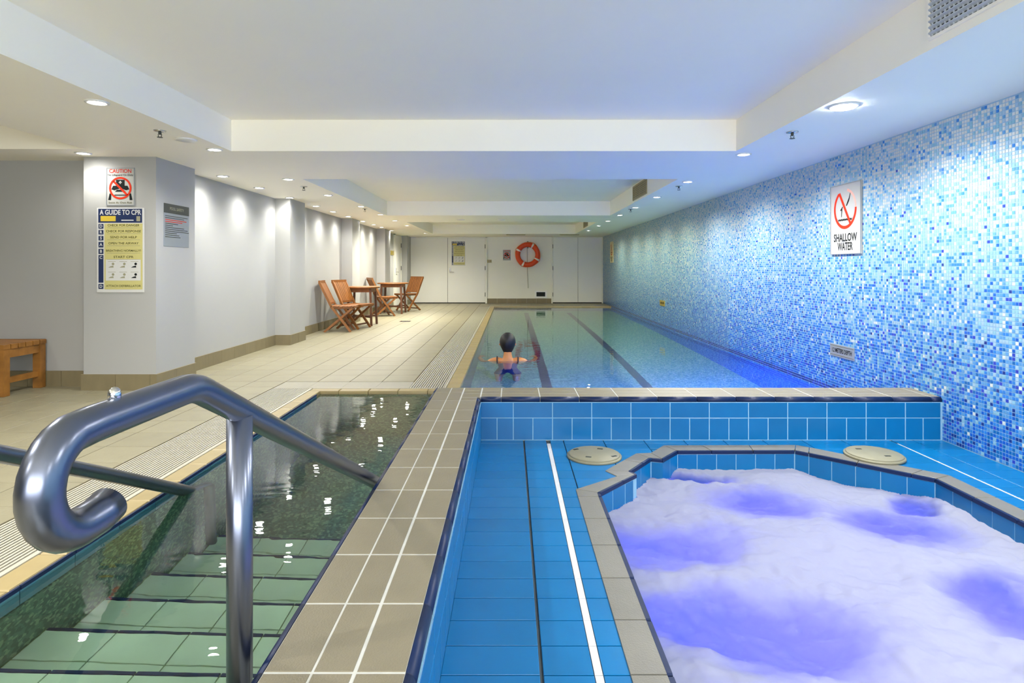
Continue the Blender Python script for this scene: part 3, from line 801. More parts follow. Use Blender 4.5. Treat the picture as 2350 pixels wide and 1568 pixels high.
# lamps under water
def area(name, loc, rot, sx, sy, power, color):
    l = bpy.data.lights.new(name, 'AREA'); l.shape = 'RECTANGLE'; l.size = sx; l.size_y = sy; l.energy = power; l.color = color
    o = link(name, l); o.location = loc; o.rotation_euler = rot; return o
def pool_lamp(x, y, z, M4, label, power, color, r=.09):
    e = empty('underwater_light', label=label, cat='pool light'); e.matrix_world = M4
    obj('rim', MB().lathe([(r+.02,0),(r+.02,.012),(r,.018),(r,.006)], 24), M['chrome'], e, True)
    obj('lens', MB().lathe([(r,.002),(r*.9,.010),(.001,.013)], 24), M['poollens'], e, True)
    l = bpy.data.lights.new('underwater_beam', 'AREA'); l.shape = 'DISK'; l.size = r*2; l.energy = power; l.color = color; l.spread = math.radians(80)
    o = link('underwater_beam', l, e); o.location = (0,0,.03); o.rotation_euler = (PI,0,0)
    return e
BK = lambda o: frame4((-1,0,0),(0,0,1),(0,1,0),o)     # faces away from the camera
pool_lamp(0,0,0, BK((2.30,4.10,-.40)) @ Matrix.Rotation(math.radians(20),4,'X'), 'violet-blue lamp under water at the near right end of the pool', 62, BLUE)
pool_lamp(0,0,0, BK((.8,4.10,-.40)) @ Matrix.Rotation(math.radians(24),4,'X'), 'blue lamp under water behind the middle of the low wall', 30, BLUE)
pool_lamp(0,0,0, LW((-.438,5.35,-.30)), 'small violet lamp under water in the near left corner of the pool', 10, VIOLET, .05)
area('spa_light', (1.3,2.0,-.85), (PI,0,0), 1.5, 2.6, 9.0, VIOLET)

# ================================================================== CEILING FITTINGS
def vent(name, M4, w, h, ns, nd, label, cat='air vent', warm=False, backing='ventdark'):
    e = empty(name, label=label, cat=cat); e.matrix_world = M4
    sl = M['slatwarm' if warm else 'slat']
    obj('vent_backing', MB().box(0,w,0,h,0,.003), M[backing], e)
    obj('vent_frame', MB().box(-.012,w+.012,-.012,0,0,.012).box(-.012,w+.012,h,h+.012,0,.012).box(-.012,0,0,h,0,.012).box(w,w+.012,0,h,0,.012), M['ceil'] if not warm else sl, e)
    for k in range(ns):
        v = h*(k+.5)/ns; obj('slat', MB().add([(0,v-.006,.004),(w,v-.006,.004),(w,v+.004,.016),(0,v+.004,.016),(0,v-.002,.003),(w,v-.002,.003),(w,v+.008,.015),(0,v+.008,.015)],
            [(0,1,2,3),(7,6,5,4),(3,2,6,7),(1,0,4,5),(0,3,7,4),(2,1,5,6)]), sl, e)
    for k in range(nd): u = w*(k+.5)/nd; obj('divider_bar', MB().box(u-.002,u+.002,0,h,.003,.009), sl, e)
    return e
vent('air_vent', RW((1.80,2.571,2.008)), 1.15, .175, 7, 46, 'large grey louvred air vent in the side of the nearest ceiling recess')
vent('air_vent', RW((1.755,8.59,2.0)), .85, .18, 7, 3, 'brownish louvred vent in the middle ceiling recess', warm=True)
vent('air_vent', RW((1.74,14.3,2.0)), .75, .18, 7, 3, 'small brownish vent in the farthest ceiling recess', warm=True)
DN = lambda o: frame4((1,0,0),(0,-1,0),(0,0,-1),o)
vent('ceiling_slot', DN((-.11,16.55,ZS)), .5, .14, 3, 0, 'dark slot vent in the ceiling above the life ring', warm=True)
vent('ceiling_slot', DN((1.36,16.55,ZS)), .5, .14, 3, 0, 'dark slot vent in the ceiling above the cupboard doors', warm=True)
def sprinkler(x, y, label):
    e = empty('sprinkler', (x,y,ZS), label=label, cat='sprinkler', group='ceiling sprinklers')
    obj('escutcheon', MB().lathe([(.04,0),(.038,-.006),(.015,-.010)], 20), M['chrome'], e, True)
    obj('sprinkler_body', MB().lathe([(.010,-.008),(.010,-.022),(.006,-.028)], 10).bar((-.012,0,-.024),(-.009,0,-.044),.003,.004).bar((.012,0,-.024),(.009,0,-.044),.003,.004), M['signdark'], e)
    obj('deflector', MB().lathe([(.018,-.044),(.018,-.047),(.004,-.048)], 12), M['signdark'], e)
sprinkler(1.934,4.13,'brass sprinkler head under the ceiling near the glaring downlight')
sprinkler(1.91,6.83,'sprinkler head beside the middle recess near the mosaic wall')
sprinkler(1.89,9.47,'sprinkler head by the far corner of the middle recess near the mosaic wall')
sprinkler(-2.386,4.09,'sprinkler head on the ceiling in front of the white pillar')
sprinkler(-2.36,6.86,'sprinkler head by the near left corner of the middle recess')
sprinkler(-2.28,9.4,'sprinkler head by the far left corner of the middle recess')
def disc(x, y, label, r=.075):
    e = obj('ceiling_plate', MB().lathe([(r,0),(r,-.006),(r*.8,-.010),(.001,-.011)], 24), M['lampring'], None, True, (x,y,ZS), label=label, cat='cover plate'); return e
disc(-2.36,4.37,'flush white cover plate on the ceiling past the near sprinkler'); disc(-.18,11.5,'flush white cover plate on the ceiling between two recesses'); disc(-.95,11.5,'second flush white cover plate left of the other between two recesses')

# ================================================================== WALL FITTINGS AND SIGNS
_tc = {}
def text_mesh(body, size, bold=0, ax='CENTER', sx=1.0, fit=None):
    cu = bpy.data.curves.new('lettering', 'FONT'); cu.body = body; cu.size = size; cu.align_x = ax; cu.align_y = 'CENTER'
    cu.offset = bold; cu.resolution_u = 3
    o = bpy.data.objects.new('lettering_tmp', cu)
    me = bpy.data.meshes.new_from_object(o); bpy.data.objects.remove(o); bpy.data.curves.remove(cu)
    me.name = 'lettering'
    if fit:
        xs_ = [v.co.x for v in me.vertices]; sx = fit/(max(xs_)-min(xs_)) if xs_ else 1
    if sx != 1: me.transform(Matrix.Diagonal((sx,1,1,1)))
    return me
def text(parent, body, x, y, size, mat, z=.004, bold=0, ax='CENTER', sx=1.0, fit=None):
    me = text_mesh(body, size, bold, ax, sx, fit); me.materials.clear(); me.materials.append(M[mat])
    o = link('lettering', me, parent, (x,y,z)); return o
def plate(name, M4, w, h, mat, label, cat='sign', th=.003, border=None, **k):
    mb = MB().prism([(0,0),(w,0),(w,h),(0,h)], 0, th, .0008)
    o = obj(name, mb, M[mat], None, label=label, cat=cat, **k); o.matrix_world = M4
    if border:
        b_ = .006; obj('border', MB().box(0,w,0,b_,th,th+.003).box(0,w,h-b_,h,th,th+.003).box(0,b_,b_,h-b_,th,th+.003).box(w-b_,w,b_,h-b_,th,th+.003), M[border], o)
    return o
def rect(parent, name, x0, x1, y0, y1, mat, z=.0034): return obj(name, MB().box(x0,x1,y0,y1,z-.0004,z), M[mat], parent)
def ring2d(mb, cx, cy_, r0, r1, z, a0=0, a1=2*PI, seg=40):
    for k in range(seg):
        a, b_ = a0+(a1-a0)*k/seg, a0+(a1-a0)*(k+1)/seg
        p = lambda r, t: (cx+r*math.cos(t), cy_+r*math.sin(t), z)
        mb.quad(p(r0,a),p(r1,a),p(r1,b_),p(r0,b_))
    return mb
def poly2d(mb, pts, z): mb.add([(x,y,z) for x,y in pts], [tuple(range(len(pts)))]); return mb

# caution sign (pillar) and its small twin on the far wall
def caution(M4, w, h, label):
    s = plate('caution_sign', M4, w, h, 'sign', label, border='signgrey'); k = w/.237
    text(s, 'CAUTION', w/2, h*.905, .046*k, 'ink_red', bold=.0006*k, fit=w*.78); text(s, 'No Lifeguard On Duty', w/2, h*.805, .0215*k, 'ink_black', bold=.0002, fit=w*.90)
    text(s, 'Swim At Own Risk', w/2, h*.075, .0225*k, 'ink_olive', bold=.0002, fit=w*.84)
    cx, cy_ = w/2, h*.46; b_ = MB(); z = .0042
    poly2d(b_, [(cx-.036*k,cy_+.07*k),(cx+.036*k,cy_+.07*k),(cx+.036*k,cy_+.018*k),(cx-.036*k,cy_+.018*k)], z)          # hat
    poly2d(b_, [(cx-.075*k,cy_-.01*k),(cx-.06*k,cy_+.02*k),(cx+.06*k,cy_+.02*k),(cx+.075*k,cy_-.01*k),(cx+.05*k,cy_-.018*k),(cx,cy_-.002*k),(cx-.05*k,cy_-.018*k)], z)
    poly2d(b_, [(cx-.045*k,cy_-.03*k),(cx-.028*k,cy_-.014*k),(cx+.028*k,cy_-.014*k),(cx+.045*k,cy_-.03*k)], z)
    poly2d(b_, [(cx-.09*k,cy_-.045*k),(cx-.075*k,cy_-.045*k),(cx-.078*k,cy_-.10*k),(cx-.102*k,cy_-.10*k)], z)
    poly2d(b_, [(cx+.09*k,cy_-.045*k),(cx+.075*k,cy_-.045*k),(cx+.078*k,cy_-.10*k),(cx+.102*k,cy_-.10*k)], z)
    poly2d(b_, [(cx-.05*k,cy_-.055*k),(cx+.05*k,cy_-.055*k),(cx+.05*k,cy_-.062*k),(cx-.05*k,cy_-.062*k)], z)
    obj('pictogram', b_, M['ink_black'], s)
    cr = MB(); poly2d(cr, [(cx-.004*k,cy_+.06*k),(cx+.004*k,cy_+.06*k),(cx+.004*k,cy_+.036*k),(cx-.004*k,cy_+.036*k)], z+.0004); poly2d(cr, [(cx-.012*k,cy_+.052*k),(cx+.012*k,cy_+.052*k),(cx+.012*k,cy_+.044*k),(cx-.012*k,cy_+.044*k)], z+.0004)
    obj('cross_mark', cr, M['ink_white'], s)
    r = MB(); ring2d(r, cx, cy_, .078*k, .094*k, z+.0006)
    a = math.radians(135); dx, dy = math.cos(a), math.sin(a); px_, py_ = -dy, dx; R = .083*k; wd = .0085*k
    poly2d(r, [(cx+dx*R+px_*wd,cy_+dy*R+py_*wd),(cx-dx*R+px_*wd,cy_-dy*R+py_*wd),(cx-dx*R-px_*wd,cy_-dy*R-py_*wd),(cx+dx*R-px_*wd,cy_+dy*R-py_*wd)], z+.0006)
    obj('prohibition_ring', r, M['ink_red'], s); return s
caution(FR((-3.391,5.045,1.550)), .237, .318, 'white caution sign with a red barred circle on the near pillar')
caution(FR((-.23,YF,1.27)), .23, .31, 'small white caution sign left of the orange life ring')

def cpr(M4, w, h, label, tilt=False):
    s = plate('cpr_poster', M4, w, h, 'ink_white', label, cat='poster', th=.004)
    W = lambda u: u*w; H = lambda v: h*(1-v)
    rect(s,'header',W(.03),W(.96),H(.175),H(.01),'ink_navy',.0046)
    text(s,'A GUIDE TO CPR',W(.5),H(.055),.058*w/.395,'ink_white',.0052,bold=.0012,fit=w*.88)
    rect(s,'header_note',W(.08),W(.40),H(.158),H(.095),'ink_gold',.0050)
    rect(s,'header_logo',W(.52),W(.78),H(.152),H(.140),'ink_white',.0050); rect(s,'header_badge',W(.84),W(.92),H(.158),H(.098),'ink_grey',.0050)
    rect(s,'body_panel',W(.16),W(.97),H(.965),H(.185),'ink_yellow',.0046)
    bl = [('D',.19,.245),('R',.262,.315),('S',.332,.385),('A',.402,.468),('B',.485,.545),('C',.558,.885),('D',.90,.96)]
    for c, a, b_ in bl:
        rect(s,'letter_block',W(.035),W(.14),H(b_),H(a),'ink_navy',.0046)
        text(s,c,W(.0875),H((a+b_)/2 if c != 'C' else .588),.034*w/.395,'ink_white',.0052,bold=.0008)
    sz = .026*w/.395
    for (p, q, v) in (('CHECK FOR ','DANGER',.207),('CHECK FOR ','RESPONSE',.277),('','SEND',.348),('OPEN THE ','AIRWAY',.42),('','BREATHING',.507),('START ','CPR',.582),('ATTACH ','DEFIBRILLATOR',.925)):
        tail = {'SEND':' FOR HELP','BREATHING':' NORMALLY?'}.get(q,'')
        text(s, p+q+tail, W(.565), H(v), sz*(.9 if len(p+q+tail) > 18 else 1), 'ink_olive', .0050, bold=.0005, fit=w*min(.74, .036*len(p+q+tail)+.10))
        if v < .9: rect(s,'caption_line',W(.22),W(.92),H(v+.030),H(v+.026),'ink_grey',.0050)
    rect(s,'picture_panel',W(.19),W(.93),H(.86),H(.612),'ink_white',.0050)
    for r_ in range(2):
        for c in range(3):
            cx, cy_ = W(.32+.24*c), H(.68+.125*r_)
            mb = MB(); ring2d(mb, cx+.01, cy_+.012, 0.0001, .011, .0056, seg=12); poly2d(mb, [(cx-.03,cy_-.018),(cx+.015,cy_-.018),(cx+.012,cy_-.002),(cx-.012,cy_-.008)], .0056)
            obj('figure_print', mb, M['ink_black' if c == 2 else 'ink_grey'], s)
            rect(s,'caption_line',cx-.032,cx+.032,cy_+.030,cy_+.033,'ink_grey',.0054)
    return s
cpr(FR((-3.469,5.045,.822)), .395, .708, 'yellow and navy CPR guide poster on the near white pillar')
cpr(FR((-1.75,YF-.03,1.11)), .41, .72, 'small yellow CPR guide poster on the far white door')

s = plate('pool_safety_sign', LW((-2.976,5.153,1.214)), .404, .372, 'signgrey', 'grey pool safety notice with a dark header on the pillar side', cat='sign')
rect(s,'header',0,.404,.29,.372,'signdark',.0038); text(s,'POOL SAFETY',.202,.331,.036,'ink_grey',.0044,bold=.0006)
for k, ww in enumerate((.36,.30,.34,.27,.20,.12,.30,.36,.38,.18,.22,.24)): 
    rect(s,'text_line',.02,.02+ww,.262-.0165*k,.268-.0165*k,'ink_red' if k in (2,3) else 'signdark',.0038)

def shallow(M4, w, h, label, mat='sign', worn=True):
    s = plate('shallow_water_sign', M4, w, h, mat, label, th=.012, border='signgrey' if mat == 'sign' else mat); z = .0126
    text(s,'SHALLOW',w/2,h*.232,.088,'ink_black',z,bold=.002,fit=w*.76); text(s,'WATER',w/2,h*.105,.088,'ink_black',z,bold=.002,fit=w*.50)
    cx, cy_ = w/2, h*.645; R = .165
    mb = MB(); ring2d(mb, cx, cy_, R-.026, R, z, math.radians(125), math.radians(360), 40)
    a = math.radians(122); dx, dy = math.cos(a), math.sin(a); px_, py_ = -dy, dx; wd = .013
    poly2d(mb, [(cx+dx*.155+px_*wd,cy_+dy*.155+py_*wd),(cx-dx*.15+px_*wd,cy_-dy*.15+py_*wd),(cx-dx*.15-px_*wd,cy_-dy*.15-py_*wd),(cx+dx*.155-px_*wd,cy_+dy*.155-py_*wd)], z+.0004)
    obj('prohibition_ring', mb, M['ink_red'], s)
    fd = MB()       # the faded top of the ring
    ring2d(fd, cx, cy_, R-.024, R-.003, z, 0, math.radians(78), 16); obj('faded_ring', fd, principled('faded_red', lin(226,166,150), .5), s)
    b_ = MB()
    poly2d(b_, [(cx+.012,cy_+.02),(cx+.03,cy_+.022),(cx+.058,cy_+.055),(cx+.068,cy_+.075),(cx+.082,cy_+.125),(cx+.072,cy_+.12),(cx+.056,cy_+.082),(cx+.04,cy_+.062)], z)
    poly2d(b_, [(cx-.055,cy_-.065),(cx-.047,cy_-.065),(cx-.036,cy_+.012),(cx-.05,cy_+.01)], z)
    poly2d(b_, [(cx-.07,cy_-.008),(cx-.035,cy_+.022),(cx-.03,cy_+.012),(cx-.06,cy_-.016)], z)
    n = 8
    for k in range(n):
        u0 = cx-.10+.2*k/n; u1 = u0+.2/n; m_ = (u0+u1)/2
        poly2d(b_, [(u0,cy_-.092),(m_,cy_-.100),(u1,cy_-.092),(u1,cy_-.078),(m_,cy_-.086),(u0,cy_-.078)], z)
    obj('pictogram', b_, M['ink_black'], s); return s
shallow(RW((XR-.003,5.086,1.138)), .441, .571, 'white shallow water sign with worn red circle on the mosaic wall')
shallow(RW((XR-.003,16.34,1.183)), .441, .56, 'cream shallow water sign at the far end of the mosaic wall', 'signcream')
def depth(M4, label, mat='signgrey'):
    s = plate('depth_sign', M4, .356, .100, mat, label, th=.006)
    obj('border_line', MB().box(.006,.35,.010,.014,.006,.0066).box(.006,.35,.086,.090,.006,.0066), M['ink_olive'], s)
    text(s,'1.2 METERS DEPTH',.178,.05,.050,'ink_black',.0068,bold=.0012,fit=.29); return s
depth(RW((XR-.002,5.107,.290)), 'grey depth sign low on the mosaic wall behind the kerb')
depth(RW((XR-.002,10.95,.355)), 'small brass-coloured depth sign low on the far mosaic wall', 'brass')

# life ring with its rope and cord
lr = empty('life_ring', (.502, YF-.085, 1.433), label='orange life ring with four white bands on the far wall', cat='life ring')
lr.rotation_euler = (PI/2,0,0)
def torus(R, r, a0=0, a1=2*PI, n=64, m=16):
    pth = []
    mb = MB(); vs = []; fs = []; full = abs(a1-a0-2*PI) < 1e-6
    for i in range(n+(0 if full else 1)):
        t = a0+(a1-a0)*i/n
        for k in range(m):
            q = 2*PI*k/m; rr_ = R+r*math.cos(q); vs.append((rr_*math.cos(t), rr_*math.sin(t), r*math.sin(q)))
    N_ = n if full else n+1
    for i in range(n):
        i2 = (i+1)%N_
        for k in range(m):
            k2 = (k+1)%m; fs.append((i*m+k, i2*m+k, i2*m+k2, i*m+k2))
    return mb.add(vs, fs)
obj('ring_body', torus(.297,.074), M['orange'], lr, True)
for a in (62,155,-27,-117): obj('ring_band', torus(.297,.0765, math.radians(a-4.5), math.radians(a+4.5), 6), M['ringband'], lr, True)
rp = MB()
angs = [62,155,243,333,422]
for a, b_ in zip(angs[:-1], angs[1:]):
    pts = []
    for k in range(13):
        t = math.radians(a+(b_-a)*k/12); sag = .388-.03*math.sin(PI*k/12); pts.append((sag*math.cos(t), sag*math.sin(t), .03))
    rp.tube(pts, .007, 6)
obj('grab_rope', rp, M['rope'], lr, True)
obj('wall_hook', MB().box(-.02,.02,.19,.24,-.082,.03).box(-.02,.02,.23,.40,-.082,-.078), M['hinge'], lr)
obj('hanging_cord', MB().tube([(-.015,.27,-.05),(-.013,-.08,-.06),(-.01,-.33,-.055),(0,-.68,-.06),(.013,-.93,-.065),(.015,-.99,-.065)], .008, 6), M['cord'], lr, True)
# low black vent by the skirting of the far wall
e = empty('wall_vent', label='small black vent with white frame low on the far wall', cat='air vent'); e.matrix_world = FR((.76,YF,.20))
obj('vent_frame', MB().box(-.05,.31,-.045,0,0,.02).box(-.05,.31,.13,.165,0,.02).box(-.05,0,0,.13,0,.02).box(.26,.31,0,.13,0,.02), M['white'], e)
obj('vent_backing', MB().box(0,.26,0,.13,0,.004), M['ventblack'], e)
vs_ = MB()
for k in range(6): vs_.box(0,.26,.012+.021*k,.016+.021*k,.004,.012)
obj('louvres', vs_, M['ventblack'], e)
e = obj('wall_socket', MB().prism([(0,0),(.125,0),(.125,.085),(0,.085)],0,.03,.006).prism([(.025,.02),(.10,.02),(.10,.065),(.025,.065)],.03,.05,.006), M['slatwarm'], None, label='small grey box on the far wall right of the double door', cat='switch box'); e.matrix_world = FR((-.69,YF,1.20))
e = obj('wall_switch', MB().prism([(0,0),(.36,0),(.36,.12),(0,.12)],0,.02,.006).box(.05,.31,.03,.09,.02,.026), M['brass'], None, label='small brass plate on the left wall before the far side door', cat='switch'); e.matrix_world = LW((XL,15.76,1.38))

# ================================================================== FURNITURE
def teak_chair(loc, rz, label, first=None):
    if first:
        r = copy_tree(first); r.location = loc; r.rotation_euler = (0,0,rz); r['label'] = label; return r
    t = empty('folding_chair', loc, rz, label=label, cat='chair', group='teak folding chairs')
    W2 = .205
    for s in (-1, 1):
        y = s*W2
        mb = MB().bar((-.285,y,.80),(-.10,y,.41),.028,.036).bar((-.105,y,.418),(.205,y,0.004),.028,.036)
        obj('leg', mb, M['teak'], t)
        obj('leg', MB().bar((-.215,y*.88,.004),(.235,y*.88,.392),.026,.034), M['teak'], t)
    seat = MB()
    for k in range(6):
        x0 = -.115+.066*k; seat.box(x0, x0+.058, -W2+.0, W2, .398+.006*abs(k-2.5)/2.5, .416+.006*abs(k-2.5)/2.5)
    seat.box(-.11,.27,-W2+.02,-W2+.05,.372,.398).box(-.11,.27,W2-.05,W2-.02,.372,.398).box(.255,.28,-W2,W2,.385,.418)
    obj('seat', seat, M['teak'], t)
    back = MB(); ux, uz = (.185, -.39); 
    for k in range(7):
        y = -W2+.042+(2*W2-.084)*k/6
        back.bar((-.272,y,.785),(-.128,y,.475),.012,.042, up=(0,1,0))
    obj('backrest', back, M['teak'], t)
    obj('top_rail', MB().bar((-.285,-W2-.016,.805),(-.285,W2+.016,.805),.03,.05), M['teak'], t)
    obj('lower_rail', MB().bar((-.124,-W2,.462),(-.124,W2,.462),.02,.036), M['teak'], t)
    obj('stretcher', MB().bar((-.15,-W2*.9,.055),(-.15,W2*.9,.055),.018,.026).bar((.15,-W2,.075),(.15,W2,.075),.018,.026), M['teakdark'], t)
    return t
c0 = teak_chair((-2.80, 9.85, 0), math.radians(7), 'nearest teak folding chair, seen side-on, against the left wall')
teak_chair((-2.70,10.345,0), math.radians(-15), 'teak folding chair behind the nearest one, drawn up to the near round table', c0)
teak_chair((-2.77,13.02,0), math.radians(28), 'teak folding chair with its back to the camera between the two round tables', c0)
teak_chair((-2.50,14.72,0), math.radians(232), 'farthest teak folding chair, facing the camera beyond the far round table', c0)
def table(loc, label, first=None, rz=0):
    if first: r = copy_tree(first); r.location = loc; r['label'] = label; return r
    t = empty('round_table', loc, rz, label=label, cat='table', group='round teak tables')
    top = MB(); R = .30
    for k in range(9):
        y0 = -R+2*R*k/9; y1 = y0+2*R/9-.006; pts = []
        for y in (y0, (y0+y1)/2, y1): pts.append((-math.sqrt(max(.004, (R*R-y*y))), y))
        pr = [(-p[0], p[1]) for p in pts]
        top.prism(pts[::1]+pr[::-1], .678, .70, .002)
    ring = MB(); vs = []
    obj('tabletop', top, M['teak'], t)
    rimm = MB().lathe([(R-.03,.672),(R+.012,.672),(R+.012,.701),(R-.005,.701),(R-.03,.69)], 40); obj('table_rim', rimm, M['teak'], t, True)
    obj('apron', MB().box(-.19,.19,-.205,-.185,.60,.672).box(-.19,.19,.185,.205,.60,.672).box(-.205,-.185,-.19,.19,.60,.672).box(.185,.205,-.19,.19,.60,.672), M['teak'], t)
    for sx in (-1,1):
        for sy in (-1,1): obj('leg', MB().bar((sx*.19,sy*.19,.67),(sx*.215,sy*.215,.003),.036,.036), M['teakdark'], t)
    obj('stretcher', MB().bar((-.2,-.2,.16),(.2,.2,.16),.02,.03).bar((-.2,.2,.16),(.2,-.2,.16),.02,.03), M['teakdark'], t)
    return t
t0 = table((-2.69,10.90,0), 'near round teak table beside the first two chairs')
far_table = table((-2.70,13.80,0), 'far round teak table beyond the third chair', t0); far_table.scale = (1.14,1.14,1)
# bench in the alcove
bn = empty('bench', (-4.75,4.98,0), label='slatted teak bench against the alcove wall left of the pillar', cat='bench')
for sx in (-1,1):
    for sy in (-1,1): obj('leg', MB().box(sx*.70-.032,sx*.70+.032,sy*.185-.03,sy*.185+.03,.002,.375), M['bench'], bn)
    obj('side_rail', MB().box(sx*.70-.022,sx*.70+.022,-.16,.16,.305,.375), M['bench'], bn)
    obj('foot_rail', MB().box(sx*.70-.016,sx*.70+.016,-.16,.16,.10,.145), M['bench'], bn)
obj('front_rail', MB().box(-.68,.68,-.205,-.18,.31,.375), M['bench'], bn); obj('front_rail', MB().box(-.68,.68,.18,.205,.31,.375), M['bench'], bn)
for k in range(6): obj('slat', MB().prism([(-.735,-.22+.0745*k),(.735,-.22+.0745*k),(.735,-.22+.0745*k+.066),(-.735,-.22+.0745*k+.066)],.376,.414,.004), M['bench'], bn)

# ================================================================== HANDRAILS
def smooth_path(pts, rad, n=8):
    P = [Vector(p) for p in pts]; out = [P[0]]
    for i in range(1, len(P)-1):
        a, b_, c = P[i-1], P[i], P[i+1]; r = rad[i] if isinstance(rad, dict) and i in rad else (rad if not isinstance(rad, dict) else .05)
        d0 = min(r, (a-b_).length*.49); d1 = min(r, (c-b_).length*.49)
        p0 = b_+(a-b_).normalized()*d0; p1 = b_+(c-b_).normalized()*d1
        for k in range(n+1):
            t = k/n; out.append(p0*(1-t)**2+b_*(2*t*(1-t))+p1*t*t)
    out.append(P[-1]); return out
def handrail(x, label):
    e = empty('handrail', (x,1.2424,-.15), label=label, cat='handrail', group='stainless pool handrails')
    dz, dy = .15, -1.2424
    hk = [(.835,.678),(.80,.672)]
    # crook: half circle round (.79,.747)
    cyc, czc, r = .779, .7485, .0635
    crook = [(.838,.692),(.812,.6855)]+[(cyc+r*math.cos(a), czc+r*math.sin(a)) for a in [math.radians(-88-14*k) for k in range(0,13)]]
    line = crook+[(.80,.812),(.92,.812)]
    pth = [(0, y+dy, z+dz) for y, z in line]
    bend = smooth_path([(0,.92+dy,.812+dz),(0,1.063+dy,.812+dz),(0,2.30+dy,.226+dz)], .035)
    lower = smooth_path([(0,2.30+dy,.226+dz),(0,3.02+dy,-.12+dz),(0,3.04+dy,-.885+dz)], .08)
    obj('rail', MB().tube(pth+bend[1:-1]+lower, .0255, 24), M['steel'], e, True)
    obj('post', MB().tube([(0,0,.145),(0,0,.55),(0,0,.866)], .0255, 24), M['steel'], e, True)
    obj('post', MB().tube([(0,0,-.145+.15),(0,0,.15)], .0257, 24), M['steel'], e, True)
    obj('base_flange', MB().lathe([(.05,.0),(.05,.008),(.028,.014)], 24), M['steel'], e, True)
    obj('cap_nut', MB().lathe([(.0085,-.006),(.0085,.006),(.0075,.011),(.004,.0145),(.001,.0155)], 16, (0,.850+dy,.8375+dz)), M['chrome'], e, True)
    return e
handrail(-.56, 'large polished steel handrail with a crook end beside the beige kerb')
handrail(-1.514, 'second steel handrail sloping into the water on the far side of the steps')

# ================================================================== LIDS, DRAIN
def lid(x, y, z, label, slots):
    e = empty('skimmer_lid', (x,y,z), label=label, cat='lid', group='round skimmer lids')
    obj('lid_ring', MB().lathe([(.156,0),(.156,.010),(.150,.013),(.140,.013)], 40), M['lid'], e, True)
    obj('lid_cover', MB().lathe([(.146,.010),(.146,.018),(.140,.021),(.001,.022)], 40), M['lid'], e, True)
    for (a, r, da) in slots:
        c, s_ = math.cos(a)*r, math.sin(a)*r
        obj('finger_slot', MB().box(-.016,.016,-.008,.008,.0205,.0226).xform(Matrix.Translation((c,s_,0)) @ Matrix.Rotation(da,4,'Z')), M['ventblack'], e)
    return e
lid(.48,3.455,ZD, 'round beige skimmer lid with four slots by the left of the spa', [(math.radians(145),.12,.5),(math.radians(60),.09,-.3),(math.radians(240),.085,-.3),(math.radians(-30),.12,.5)])
lid(2.085,3.45,ZP, 'round beige skimmer lid with two slots by the right of the spa', [(math.radians(125),.085,0),(math.radians(-60),.075,0)])
e = obj('floor_drain', MB().box(0,.20,0,.22,.0,.003), M['chrome'], None, label='small square drain plate in the beige deck tiles', cat='drain', loc=(-2.14,11.52,.0002))
dr = MB()
for k in range(5): dr.box(.03,.17,.03+.036*k,.045+.036*k,.003,.0036)
obj('drain_slots', dr, M['ventdark'], e)

# ================================================================== SWIMMER
def skin_mesh(name, verts, edges, radii, root, levels=2):
    me = bpy.data.meshes.new(name); me.from_pydata(verts, edges, [])
    o = bpy.data.objects.new(name, me); COL.objects.link(o)
    sk = o.modifiers.new('skin', 'SKIN'); sk.use_smooth_shade = True; sk.branch_smoothing = .6
    if not me.skin_vertices: 
        bpy.context.view_layer.objects.active = o
    for i, r in enumerate(radii):
        sv = me.skin_vertices[0].data[i]; sv.radius = r if isinstance(r, tuple) else (r, r); sv.use_root = (i == root)
    sb = o.modifiers.new('sub', 'SUBSURF'); sb.levels = levels; sb.render_levels = levels
    bpy.context.view_layer.update()
    dg = bpy.context.evaluated_depsgraph_get(); ev = bpy.data.meshes.new_from_object(o.evaluated_get(dg))
    bpy.data.objects.remove(o); ev.name = name
    return ev
vs = []; es = []; rs = []
def J(p, r, frm=None):
    vs.append(p); rs.append(r)
    if frm is not None: es.append((frm, len(vs)-1))
    return len(vs)-1
pel = J((0,0,-.62), (.135,.10)); wai = J((0,.01,-.42), (.112,.085), pel); che = J((0,.015,-.20), (.135,.09), wai); upc = J((0,0,-.06), (.10,.065), che)
nk = J((0,-.004,.02), .050, upc); nk2 = J((0,.012,.085), .046, nk); hd = J((0,.03,.16), (.066,.078), nk2); hd2 = J((0,.025,.225), (.062,.075), hd)
nose = J((0,.125,.15), .012, hd)
for s in (-1,1):
    sh = J((s*.135,.0,-.028), .050, upc); ub = J((s*.205,.015,-.045), .042, sh); el = J((s*.275,.06,-.15), .036, ub); fo = J((s*.31,.19,-.14), .033, el)
    wr = J((s*.34,.34,-.11), .024, fo); pa = J((s*.325,.395,-.115), (.032,.018), wr); kn = J((s*.318,.435,-.118), (.034,.016), pa)
    for q, L in ((-.027,.055),(-.009,.064),(.009,.060),(.027,.047)):
        f1 = J((s*.318+q,.47,-.118), .009, kn); f2 = J((s*.318+q*1.05,.47+L*.5,-.124), .0085, f1); f3 = J((s*.318+q*1.08,.47+L,-.138), .0075, f2)
    th = J((s*.318-s*.045,.41,-.118), .011, pa); th2 = J((s*.318-s*.062,.445,-.122), .009, th)
    hp = J((s*.085,.01,-.70), .085, pel); kn_ = J((s*.10,.10,-.97), .055, hp); an = J((s*.10,-.02,-1.17), .036, kn_); ft = J((s*.11,.11,-1.18), .030, an)
bme = skin_mesh('swimmer', vs, es, rs, pel); bme.materials.clear(); bme.materials.append(M['skin'])
person = link('person', bme, None, (-.035, 6.85, 0), label='swimmer with short dark hair seen from behind, standing shoulder-deep in the pool', cat='person')
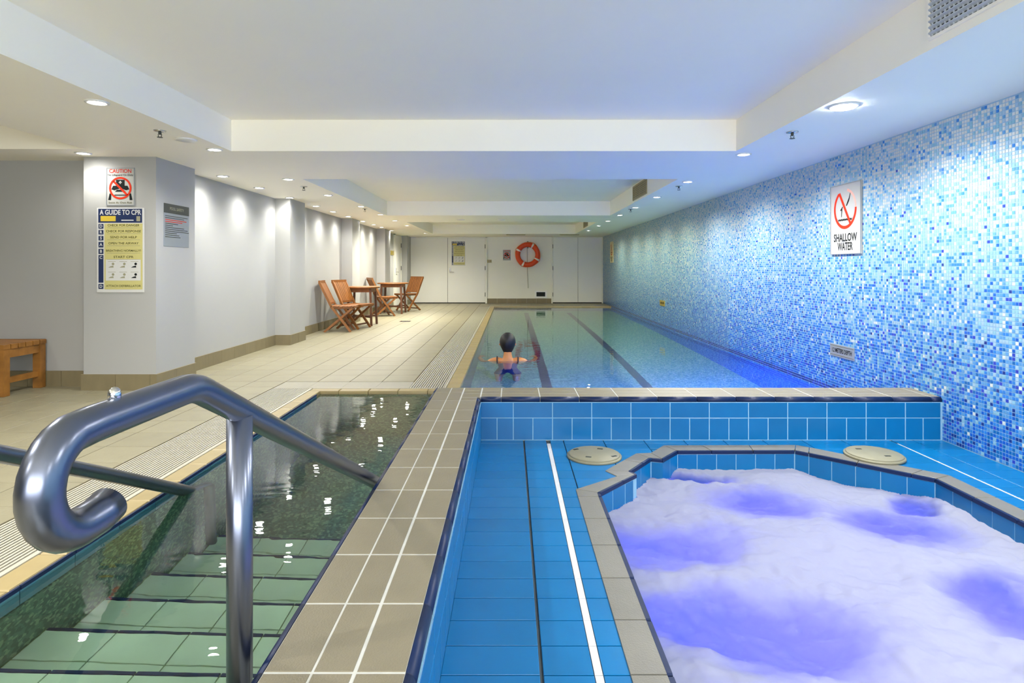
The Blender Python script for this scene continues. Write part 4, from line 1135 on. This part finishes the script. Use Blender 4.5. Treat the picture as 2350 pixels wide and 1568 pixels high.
# ears, eyes and mouth
fc = MB()
for s in (-1,1): fc.lathe([(.001,.012),(.012,.010),(.016,0),(.012,-.010),(.001,-.012)], 10, (s*.083,.03,.155))
obj('ear', fc, M['skin'], person, True)
eb = MB()
for s in (-1,1): eb.lathe([(.001,.007),(.008,0),(.001,-.007)], 8, (s*.028,.103,.172))
obj('eye', eb, M['ink_black'], person, True)
obj('mouth', MB().box(-.02,.02,.098,.106,.112,.118), M['ink_red'], person)
# hair: full cap over the back and top of the head, tapering to the nape
hv = []; hf = []; na, nb_ = 28, 18
for j in range(nb_+1):
    t = j/nb_
    z = .288-.238*t
    rx = .092*math.sqrt(max(0, 1-((t-.42)/.44)**2)) if t < .42 else .092*(1-.62*((t-.42)/.58)**1.7)
    for i in range(na):
        a = 2*PI*i/na; ca, sa = math.cos(a), math.sin(a)
        ry_ = rx*1.12
        yy = .022+ry_*sa*(1 if sa < 0 else (.98 if t < .38 else max(.1, .98-1.9*(t-.38)*max(0,sa))))
        wob = 1+.035*noise.noise(Vector((ca*3, sa*3, z*16)))
        hv.append((rx*ca*wob, yy, z))
for j in range(nb_):
    for i in range(na): i2 = (i+1)%na; hf.append((j*na+i, (j+1)*na+i, (j+1)*na+i2, j*na+i2))
hf.append(tuple(range(nb_*na,(nb_+1)*na))); hf.append(tuple(range(na))[::-1])
obj('hair', MB().add(hv, hf), M['hair'], person, True)
# swimsuit: a shell that follows the body from the shoulder blades to the thighs
sv = [v.co + v.normal*.006 for v in bme.vertices]
sf = [tuple(p.vertices) for p in bme.polygons if -.82 < p.center.z < -.13 and abs(p.center.x) < (.185 if p.center.z > -.35 else .25)]
used = sorted({q for f in sf for q in f}); mp_ = {q: n for n, q in enumerate(used)}
obj('swimsuit', MB().add([sv[q] for q in used], [tuple(mp_[q] for q in f) for f in sf]), M['suit'], person, True)
for s in (-1,1):
    obj('strap', MB().tube([(s*.11,-.085,-.14),(s*.118,-.07,-.06),(s*.12,-.035,.010),(s*.12,.02,.016),(s*.11,.07,-.03),(s*.10,.105,-.13)], .008, 8), M['strap'], person, True)
